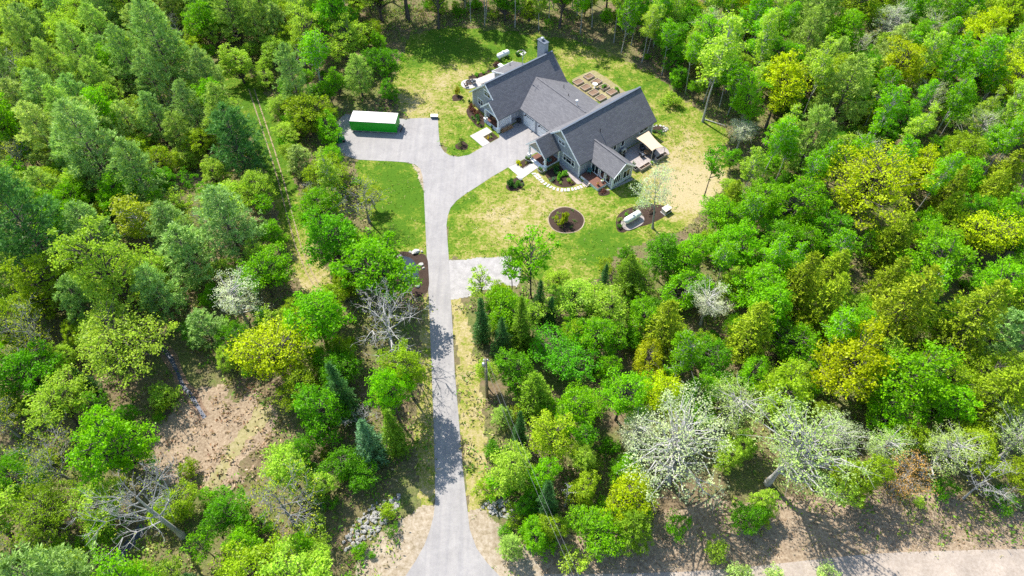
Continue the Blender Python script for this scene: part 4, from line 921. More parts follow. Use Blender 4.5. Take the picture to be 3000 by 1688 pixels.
# --- green box on the parking pad
bx_c = [at(*p, 2.38) for p in ((1025.5, 354.5), (1159, 361.8), (1165.3, 331.8), (1032.8, 325))]
cxy = (sum(p[0] for p in bx_c) / 4, sum(p[1] for p in bx_c) / 4); ang = math.atan2(bx_c[1][1] - bx_c[0][1], bx_c[1][0] - bx_c[0][0])
Lc = math.dist(bx_c[0], bx_c[1]) / 2; Wc = math.dist(bx_c[1], bx_c[2]) / 2
ct = empty('storage_container', (*cxy, .03), ang, 'long green storage container with pale roof on the parking pad', 'container')
MB().box(-Lc, Lc, -Wc, Wc, .3, 2.28).build('body', 'container_green', ct)
MB().box(-Lc - .02, Lc + .02, -Wc - .02, Wc + .02, 2.281, 2.36).build('roof', 'container_roof', ct)
for s_ in (-1, 1):
    for e in (-1, 1): MB().box(e * Lc - .06, e * Lc + .06, s_ * Wc - .06, s_ * Wc + .06, .25, 2.27).build('corner_post', 'container_green', ct)
    MB().box(-Lc + .07, Lc - .07, s_ * Wc - .04, s_ * Wc + .04, .2, .299).build('bottom_rail', 'grey_metal', ct)
for i in range(1, 14):
    x = -Lc + i * 2 * Lc / 14; MB().box(x - .02, x + .02, -Wc - .018, -Wc + .01, .31, 2.26).build('side_rib', 'container_green', ct)
for y in (-Wc * .5, Wc * .5):
    d = MB().box(Lc + .001, Lc + .05, y - Wc * .46, y + Wc * .46, .35, 2.22).build('door', 'container_green', ct); MB().tube((Lc + .07, y, .4), (Lc + .07, y, 2.15), .025).build('lock_bar', 'grey_metal', d)
for i in range(6): x = -Lc * .85 + i * Lc * 1.7 / 5; MB().box(x - .25, x + .25, -Wc + .1, Wc - .1, 0, .198).build('skid', 'weathered_wood', ct)
pl = empty('pallet', (*at(1174, 383), .03), ang + R(80), 'dark wooden pallet leaning at the end of the green container', 'pallet')
for i in range(6): MB().prism([(-.55, -.1 - i * .09, .05 + i * .2), (.55, -.1 - i * .09, .05 + i * .2), (.55, -.14 - i * .09, .19 + i * .2), (-.55, -.14 - i * .09, .19 + i * .2)], (0, .03, .01)).build('slat', 'dark_wood', pl)
for x in (-.5, 0, .5): MB().beam((x, .0, .05), (x, -.52, 1.2), .08, .1).build('bearer', 'dark_wood', pl)
sb = empty('storage_bin', (*at(1273, 346), .03), R(-2), 'low dark grey bin with white lid at the end of the parking pad', 'bin'); MB().box(-.62, .62, -.3, .3, 0, .5).build('bin_body', 'blue_grey_paint', sb, bevel=.02); MB().prism([(-.66, -.34, .501), (.66, -.34, .501), (.66, .34, .58), (-.66, .34, .58)], (0, 0, .05)).build('lid', 'tank_white', sb)
# ride-on mower under the trees left of the pad
mw = empty('ride_on_mower', (*at(998, 414), .02), R(10), 'small green ride-on mower half hidden under the trees left of the parking pad', 'mower')
MB().prism([(-.1, -.32, .4), (.85, -.28, .4), (.8, -.24, .78), (-.1, -.3, .85)], (0, .62, 0)).build('hood', 'mower_green', mw, bevel=.04); MB().box(-.85, -.11, -.4, .4, .35, .6).build('rear_body', 'mower_green', mw, bevel=.04); MB().box(-.6, .3, -.62, .62, .12, .3).build('cutting_deck', 'mower_green', mw)
MB().box(-.65, -.25, -.25, .25, .601, .72).box(-.75, -.65, -.25, .25, .601, 1.0).build('seat', 'black_metal', mw); MB().tube((-.02, 0, .8), (-.12, 0, 1.0), .02).lathe([(.17, .99), (.17, 1.02), (.12, 1.02)], (-.12, 0, 0), 12).build('steering_wheel', 'black_metal', mw)
for (x, r) in ((-.55, .28), (.62, .2)):
    for s_ in (-1, 1): MB().tube((x, s_ * .36, r), (x, s_ * .52, r), r, n=14).build('wheel', 'tyre_black', mw)
# utility pole and wires
up = empty('utility_pole', (*at(1428, 1165), 0), 0, 'wooden utility pole with grey fittings standing right of the drive', 'utility pole')
MB().tube((0, 0, 0), (.1, .0, 9.5), .17, .12, 12).build('pole', 'pole_wood', up, True)
MB().tube((-.22, -.05, .0), (-.12, -.02, 9.1), .04, .04, 6).build('conduit', 'grey_metal', up); tr_ = MB().lathe([(.05, 8.1), (.2, 8.12), (.2, 8.75), (.05, 8.8)], (-.22, -.1, 0), 12).build('transformer', 'grey_metal', up, True)
for x in (-.15, .3): MB().lathe([(.05, 9.2), (.07, 9.35), (.05, 9.5)], (x, 0, 0), 8).build('insulator', 'tank_white', up, True)
MB().box(-.3, .5, -.05, .05, 9.1, 9.2).build('crossarm', 'pole_wood', up)
base = Vector((*at(1428, 1165), 0))
for k, (dx, z0, e) in enumerate(((.3, 9.35, (1722, 1745, 9.4)), (-.1, 8.5, (1706, 1745, 8.8)))):
    A_ = base + Vector((dx, 0, z0)); B_ = Vector((*at(e[0], e[1], e[2]), e[2])); m = MB(); pv = None
    for i in range(25):
        t = i / 24; p = A_.lerp(B_, t); p.z -= 4 * t * (1 - t) * 1.1
        if pv is not None: m.tube(pv, p, .013, .013, 5, False)
        pv = p
    w = m.build('overhead_wire', 'wire_metal'); tag(w, ('upper' if k == 0 else 'lower') + ' overhead wire running from the utility pole to the lower edge', 'wire')
# rocks, brush, bottom left car
def pile(cx_, cy_, rx, ry, rot, n, lab, seed, smin=.16, smax=.42):
    rng = random.Random(seed); c = at(cx_, cy_); t = empty('rock_pile', (*c, 0), 0, lab, 'rocks'); ms = []
    for i in range(10):
        me = rock_mesh(seed + i, (rng.uniform(.8, 1.2), rng.uniform(.6, .9), rng.uniform(.35, .6)), 1); me.materials.append(MATS['stone']); ms.append(me)
    for i in range(n):
        a = rng.uniform(0, 6.28); r = math.sqrt(rng.random()); x, y = rx * r * math.cos(a), ry * r * math.sin(a); s_ = rng.uniform(smin, smax)
        o = link(bpy.data.objects.new('stone', ms[i % 10]), t); o.location = (x * math.cos(rot) - y * math.sin(rot), x * math.sin(rot) + y * math.cos(rot), s_ * .25 + .15 * (1 - r)); o.scale = (s_,) * 3; o.rotation_euler = (rng.uniform(-.3, .3), rng.uniform(-.3, .3), rng.uniform(0, 6.28))
pile(1090, 1530, 4.3, 1.5, R(48), 150, 'grey riprap stones on the bank left of the drive mouth', 300)
pile(1490, 1495, 3.2, 1.1, R(-12), 110, 'grey riprap stones among shrubs right of the drive mouth', 400, .14, .34)
bp_ = empty('brush_pile', (*at(1555, 1330), 0), R(-30), 'pile of cut branches below the overhead wires', 'brush pile')
rg = random.Random(5)
for i in range(34):
    a = rg.uniform(-.5, .5); l = rg.uniform(1.2, 3.4); x, y = rg.uniform(-1.2, 1.2), rg.uniform(-.7, .7); z = rg.uniform(.05, .5)
    MB().tube((x - l / 2 * math.cos(a), y - l / 2 * math.sin(a), z), (x + l / 2 * math.cos(a), y + l / 2 * math.sin(a), z + rg.uniform(-.1, .25)), .045, .015, 5).build('branch', 'stick_wood', bp_)
lg = empty('fallen_log', (*at(2095, 362), .12), R(-30), 'thin fallen pale log at the wood edge beyond the dry lawn', 'log'); MB().tube((-2.2, 0, .05), (2.2, 0, .15), .11, .06, 8).build('trunk', 'pale_bark', lg)

# ================================================================== TREES
def tubes(segs, n=5):
    """segs: list of (a, b, ra, rb) -> V, F arrays"""
    if not segs: return np.zeros((0, 3)), np.zeros((0, 4), int)
    A = np.array([s[0] for s in segs], float); B = np.array([s[1] for s in segs], float); ra = np.array([s[2] for s in segs]); rb_ = np.array([s[3] for s in segs])
    d = B - A; d /= np.linalg.norm(d, axis=1)[:, None] + 1e-9
    ref = np.where(np.abs(d[:, 2:3]) < .9, np.array([[0, 0, 1.]]), np.array([[1., 0, 0]])); t = np.cross(d, ref); t /= np.linalg.norm(t, axis=1)[:, None] + 1e-9; q = np.cross(d, t)
    an = np.arange(n) * 2 * math.pi / n; ca, sa = np.cos(an)[None, :, None], np.sin(an)[None, :, None]
    o = t[:, None] * ca + q[:, None] * sa
    V = np.concatenate([A[:, None] + o * ra[:, None, None], B[:, None] + o * rb_[:, None, None]], 1).reshape(-1, 3)
    i = np.arange(n); f = np.stack([i, (i + 1) % n, n + (i + 1) % n, n + i], 1)
    F = (np.arange(len(segs)) * 2 * n)[:, None, None] + f[None]
    return V, F.reshape(-1, 4)
def trunk_path(rng, h, r0, lean=.04, n=7, top=.1):
    p = np.zeros(3); pts = [p.copy()]; w = rng.normal(size=2) * lean
    for i in range(n):
        w = w * .7 + rng.normal(size=2) * lean * .6; p = p + np.array([w[0] * h / n, w[1] * h / n, h / n]); pts.append(p.copy())
    rad = [r0 * (1 - (1 - top) * (i / n) ** .9) for i in range(n + 1)]; rad[0] *= 1.35
    return pts, rad, [(pts[i], pts[i + 1], rad[i], rad[i + 1]) for i in range(n)]
def on_path(pts, z):
    for a, b in zip(pts[:-1], pts[1:]):
        if b[2] >= z: k = (z - a[2]) / (b[2] - a[2] + 1e-9); return a + (b - a) * max(0, min(1, k))
    return pts[-1]
def branch(segs, a, b, r0, r1, rng, n=3, sag=.0, wig=.06):
    L_ = np.linalg.norm(b - a); p = a
    for i in range(1, n + 1):
        t = i / n; q = a + (b - a) * t + rng.normal(size=3) * wig * L_ * (t < 1); q[2] += sag * L_ * 4 * t * (1 - t)
        segs.append((p, q, r0 + (r1 - r0) * (i - 1) / n, r0 + (r1 - r0) * t)); p = q
PROTO = {}
def finish(key, segs, leafV, leafF, tint, leafmat, barkmat, R0, H0, sides=5):
    bv, bf = tubes(segs, sides)
    tm = fast_mesh('trunk', bv, bf, [barkmat], smooth=True)
    cm = fast_mesh('crown', leafV, leafF, [leafmat], {'tint': ('FLOAT', 'FACE', tint)})
    PROTO[key] = (tm, cm, R0, H0)
def puff_leaves(C, rad, n, size, rng, flat=.65, asp=.6, up=.5, tone=.2, shell=.6):
    who = np.repeat(np.arange(len(C)), n); d = rng.normal(size=(len(who), 3)); d /= np.linalg.norm(d, axis=1)[:, None]
    d[:, 2] *= flat
    p = C[who] + d * (rad[who] * rng.uniform(.05, 1, len(who)) ** shell)[:, None]
    V, F = leaf_cloud(p, size, rng, up, asp, nrm=d)
    ti = np.clip(rng.normal(.5, tone, len(C))[who] * .65 + rng.uniform(0, 1, len(who)) * .35, 0, 1)
    return V, F, ti
def broad(key, seed, H, Rr, base, npuff, nleaf, prad, size, bark='bark', tr=.2, fill=.45, twig=True, spire=0, lean=.03, up=.55):
    """rounded broadleaf crown: limbs end in clumps of leaf-sized faces, with gaps between the clumps"""
    rng = np.random.default_rng(seed); pts, rad, segs = trunk_path(rng, H * .86, tr, lean)
    zc = (base + H) / 2; hz = (H - base) / 2; C = []; tries = 0
    mind = prad * .8
    # lopsided outline: a few lobes push the crown out unevenly
    lobes = [(rng.normal(size=3), rng.uniform(.6, 1.25)) for _ in range(8)]
    lobes = [(l / np.linalg.norm(l), s) for l, s in lobes]
    while len(C) < npuff and tries < npuff * 60:
        tries += 1; d = rng.normal(size=3); d /= np.linalg.norm(d); k = max(s * max(0, float(np.dot(d, l))) ** 3 for l, s in lobes) * .72 + .42
        r = k * rng.uniform(fill, 1) ** .6
        p = np.array([d[0] * Rr * r, d[1] * Rr * r, zc + d[2] * hz * r])
        if spire: s_ = 1 - spire * max(0, (p[2] - base) / (H - base)) ** 1.3; p[:2] *= s_
        ax = on_path(pts, min(p[2], H * .85)); p[:2] += ax[:2]
        if all(np.sum((p - c) ** 2) > mind ** 2 for c in C): C.append(p)
    C = np.array(C)
    for c in C:
        hd = np.linalg.norm(c[:2]); z0 = max(base * .75, c[2] - hd * rng.uniform(.5, .95) - .4); a = on_path(pts, min(z0, H * .8)); r = .018 + .028 * hd
        branch(segs, a, c, min(r, tr * .5), .012, rng, 3, .04)
        if twig:
            for _ in range(3): e = c + rng.normal(size=3) * prad * .55; segs.append((c, e, .014, .005))
    V, F, ti = puff_leaves(C, np.full(len(C), prad) * rng.uniform(.55, 1.35, len(C)), nleaf, size, rng, up=up, flat=.55)
    finish(key, segs, V, F, ti, 'leaf', bark, Rr, H)
def blades(P0, D, L_, W, rng):
    t = np.cross(D, rng.normal(size=D.shape)); t /= np.linalg.norm(t, axis=1)[:, None] + 1e-9; w = t * W[:, None] * .5
    m = P0 + D * (L_ * .55)[:, None]; e = P0 + D * L_[:, None]
    V = np.stack([P0, m + w, e, m - w], 1).reshape(-1, 3); return V, np.arange(len(P0) * 4).reshape(-1, 4)
def pine(key, seed, H, Rr, base, step, nb, tufts, nn, nl, bark='bark', shape=.75, up=.35, droop=0.0, tip=None, wid=.09, tr=.24, lim=.3, mat='needle', gap=.12):
    """conifer: whorls of branches; every tuft is a burst of needle blades"""
    rng = np.random.default_rng(seed); pts, rad, segs = trunk_path(rng, H, tr, .012, 8, .04); T0 = []; TI = []; DIR = []
    z = base
    while z < H - .3:
        f = (z - base) / (H - base); rr = Rr * ((1 - f) ** shape) * (1 - .25 * max(0, .18 - f) / .18)
        n = max(3, int(nb * (1 - .35 * f))); a0 = rng.uniform(0, 6.28)
        for k in range(n):
            if rng.random() < gap: continue
            an = a0 + k * 6.283 / n + rng.normal() * .18; L_ = rr * rng.uniform(.72, 1.12); a = on_path(pts, z)
            el = up * (1 - .2 * f) + rng.normal() * .08; e = a + np.array([math.cos(an) * L_, math.sin(an) * L_, L_ * (el - droop)])
            branch(segs, a, e, .012 + .012 * L_, .008, rng, 2, droop * .3, .03)
            nt = max(2, int(tufts * L_ / Rr) + 1); tone = rng.normal(.5, .16)
            for j in range(nt):
                s = lim + (1 - lim) * (j + rng.uniform(.2, .9)) / nt; p = a + (e - a) * s; sp = L_ * .16 * (1.15 - abs(s - .65))
                p = p + np.array([-math.sin(an), math.cos(an), 0]) * rng.normal() * sp * 1.4 + rng.normal(size=3) * .1
                p[2] += droop * L_ * .3 * (1 - s)
                T0.append(p); d = (e - a) / (np.linalg.norm(e - a) + 1e-9); DIR.append(d)
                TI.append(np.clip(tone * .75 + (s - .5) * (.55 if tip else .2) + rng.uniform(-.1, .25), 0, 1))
        z += step * rng.uniform(.75, 1.25) * (1 - .35 * f)
    for _ in range(6): T0.append(np.array([*pts[-1][:2], H - rng.uniform(0, .5)])); DIR.append(np.array([0, 0, 1.])); TI.append(.6)
    T0 = np.array(T0); DIR = np.array(DIR); TI = np.array(TI); who = np.repeat(np.arange(len(T0)), nn)
    d = rng.normal(size=(len(who), 3)) * .75 + DIR[who] * .8; d[:, 2] += .45 - droop; d /= np.linalg.norm(d, axis=1)[:, None]
    V, F = blades(T0[who] + rng.normal(size=(len(who), 3)) * nl * .25, d, nl * rng.uniform(.6, 1.2, len(who)), np.full(len(who), wid), rng)
    finish(key, segs, V, F, np.clip(TI[who] + rng.uniform(-.14, .14, len(who)), 0, 1), mat, bark, Rr, H)
def bare(key, seed, H, Rr, levels=4, tr=.26, leaves=500, leafsize=.16, bark='grey_bark', spread=.75, lean=0.0, first=.28, kids=(9, 5, 4, 3)):
    """leafless or barely leafing tree: recursive limbs down to twigs"""
    rng = np.random.default_rng(seed); pts, rad, segs = trunk_path(rng, H * .8, tr, .03 + lean, 7, .25); tips = []
    def grow(a, d, L_, r, lv):
        n = 3; p = a; nodes_ = []
        for i in range(n):
            d = d + rng.normal(size=3) * .16 + np.array([0, 0, .06]); d = d / np.linalg.norm(d); q = p + d * L_ / n
            segs.append((p, q, r * (1 - .28 * i), r * (1 - .28 * (i + 1)))); nodes_.append((q, d)); p = q
        if lv >= levels: tips.append(p); return
        for k in range(kids[min(lv, len(kids) - 1)]):
            q, dd = nodes_[rng.integers(0, n)]; s = rng.normal(size=3); s -= dd * np.dot(s, dd); s /= np.linalg.norm(s)
            nd = dd * .75 + s * .75; nd /= np.linalg.norm(nd); grow(q, nd, L_ * rng.uniform(.42, .68), max(r * .48, .02), lv + 1)
        tips.append(p)
    for k in range(kids[0]):
        z = H * (first + (.8 - first) * (k + rng.uniform(0, .8)) / kids[0]); a = on_path(pts, z); an = k * 2.4 + rng.normal() * .3
        d = np.array([math.cos(an) * spread, math.sin(an) * spread, .55 + rng.uniform(-.15, .3)]); d /= np.linalg.norm(d)
        grow(a, d, Rr * rng.uniform(.65, 1.0) * (1.1 - .45 * z / H), tr * .42 * (1.1 - .6 * z / H), 1)
    tips = np.array(tips); who = rng.integers(0, len(tips), leaves); p = tips[who] + rng.normal(size=(leaves, 3)) * .28
    V, F = leaf_cloud(p, leafsize, rng, .4, .65)
    finish(key, segs, V, F, rng.uniform(0, 1, leaves), 'leaf', bark, Rr, H, 4)

for i in range(4): broad(('maple', i), 10 + i, (11, 12, 10, 12.5)[i], (3.6, 3.3, 3.9, 3.5)[i], (2.6, 3.2, 2.2, 3.4)[i], (105, 95, 115, 100)[i], 64, .82, .26, tr=.2, fill=.3)
for i in range(3): broad(('dense', i), 30 + i, (9, 10, 8.5)[i], (3.4, 3.2, 3.8)[i], (1.2, 1.5, 1.0)[i], 120, 62, .72, .25, tr=.18, fill=.55)
for i in range(3): broad(('oak', i), 50 + i, (15, 14, 16)[i], (6.2, 5.6, 6.6)[i], (4.0, 3.6, 4.4)[i], (210, 185, 230)[i], 44, .95, .28, tr=.34, fill=.2)
for i in range(4): broad(('birch', i), 70 + i, (14, 15, 13, 16)[i], (2.2, 1.9, 2.4, 2.1)[i], (5.0, 6.0, 4.2, 6.5)[i], (58, 50, 64, 55)[i], 52, .72, .27, tr=.11, bark='pale_bark', spire=.35, lean=.05)
for i in range(3): broad(('aspen', i), 90 + i, (15, 14, 16)[i], (4.6, 4.2, 5.0)[i], (4.2, 3.8, 4.6)[i], (92, 82, 102)[i], 46, .95, .18, tr=.28, bark='pale_bark', fill=.25, up=.8)
for i in range(2): broad(('sapling', i), 110 + i, (7.5, 8.5)[i], (1.9, 1.7)[i], (2.2, 3.0)[i], 34, 40, .6, .24, tr=.08, fill=.4, lean=.05)
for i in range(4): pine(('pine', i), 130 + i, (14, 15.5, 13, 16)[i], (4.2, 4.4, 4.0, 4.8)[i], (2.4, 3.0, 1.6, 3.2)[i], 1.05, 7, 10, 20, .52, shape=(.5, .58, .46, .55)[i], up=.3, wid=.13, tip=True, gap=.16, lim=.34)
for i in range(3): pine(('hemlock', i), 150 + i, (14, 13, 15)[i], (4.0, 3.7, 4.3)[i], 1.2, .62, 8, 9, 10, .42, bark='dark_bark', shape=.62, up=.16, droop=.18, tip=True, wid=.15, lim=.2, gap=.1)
for i in range(3): pine(('spruce', i), 170 + i, (12, 10, 13)[i], (2.0, 2.1, 1.9)[i], .5, .5, 9, 7, 9, .32, bark='dark_bark', shape=.95, up=.02, droop=.05, wid=.10, lim=.12, gap=.04)
bare(('bare', 0), 201, 14, 6.2, 4, .42, 300, .2, 'pale_bark', first=.35, kids=(10, 5, 4, 3)); bare(('bare', 1), 202, 13, 5.0, 4, .26, 1300, .22, 'grey_bark', .6, .02, .25, kids=(10, 5, 4, 3)); bare(('bare', 2), 203, 11, 4.4, 4, .22, 90, .2, 'pale_bark', .8, .03, .3, kids=(8, 5, 4, 2))
bare(('bare', 3), 205, 12, 3.6, 4, .2, 2200, .2, 'pale_bark', .7, .03, .35, kids=(9, 5, 4, 2))
bare(('snag', 0), 204, 9, 1.3, 2, .14, 4, .1, 'pale_bark', 1.0, .0, .25, kids=(11, 2, 2))
for i in range(3): broad(('bush', i), 220 + i, (2.6, 3.2, 2.2)[i], (1.5, 1.6, 1.4)[i], .15, 30, 42, .5, .2, tr=.04, fill=.4)

KNAME = {'maple': 'maple_tree', 'dense': 'leafy_tree', 'oak': 'oak_tree', 'birch': 'birch_tree', 'aspen': 'aspen_tree', 'sapling': 'sapling', 'pine': 'pine_tree', 'hemlock': 'hemlock_tree', 'spruce': 'spruce_tree', 'bare': 'bare_tree', 'snag': 'dead_tree', 'bush': 'bush'}
C = {'bright': (.215, .49, .004), 'green': (.135, .37, .005), 'lime': (.40, .58, .05), 'yellow': (.50, .60, .006), 'gold': (.50, .56, .008), 'olive': (.33, .47, .015), 'pale': (.50, .64, .20), 'silver': (.60, .70, .38), 'white': (.66, .73, .50),
     'pine': (.32, .47, .09), 'bluepine': (.26, .43, .12), 'darkpine': (.085, .22, .05), 'greypine': (.38, .50, .14), 'hem': (.32, .43, .02), 'hemgreen': (.19, .35, .02), 'spruce': (.08, .20, .05), 'bluespruce': (.13, .29, .13), 'rust': (.58, .34, .10), 'bud': (.46, .54, .03), 'vivid': (.15, .50, .004)}
TREES = []
def plant(kind, var, X, Y, sr, sh, col, label, group=None, rot=None, rng=random):
    tm, cm, R0, H0 = PROTO[(kind, var)]
    t = empty(KNAME[kind], (X, Y, 0), rng.uniform(0, 6.28) if rot is None else rot, label, 'bush' if kind == 'bush' else 'tree', group, (sr, sr, sh))
    a = link(bpy.data.objects.new('trunk', tm), t)
    b = link(bpy.data.objects.new('crown', cm), t); k_ = rng.uniform(.86, 1.12); b.color = (*[max(.004, c * k_ * rng.uniform(.96, 1.04)) for c in col], 1)
    TREES.append((X, Y, R0 * sr, H0 * sh)); return t
CF = {'bush': .5, 'spruce': .5, 'pine': .55, 'hemlock': .52, 'birch': .68, 'oak': .62, 'aspen': .62, 'snag': .5}
def explicit(dx, dy, r, kind, var, col, label, hk=1.0, rot=None, group=None):
    """dx, dy: middle of the crown, r: its radius, both in the survey view"""
    tm, cm, R0, H0 = PROTO[(kind, var)]; sx, sy = dx * K, dy * K; z = 7.0
    for _ in range(6):
        X, Y = at(sx, sy, z); d = seen(X, Y, z)[2]; Rm = r * K * d / 2000; s = Rm / R0; h = H0 * s * hk; z = h * CF.get(kind, .6)
    return plant(kind, var, X, Y, s, s * hk, C[col] if isinstance(col, str) else col, label, group, rot)

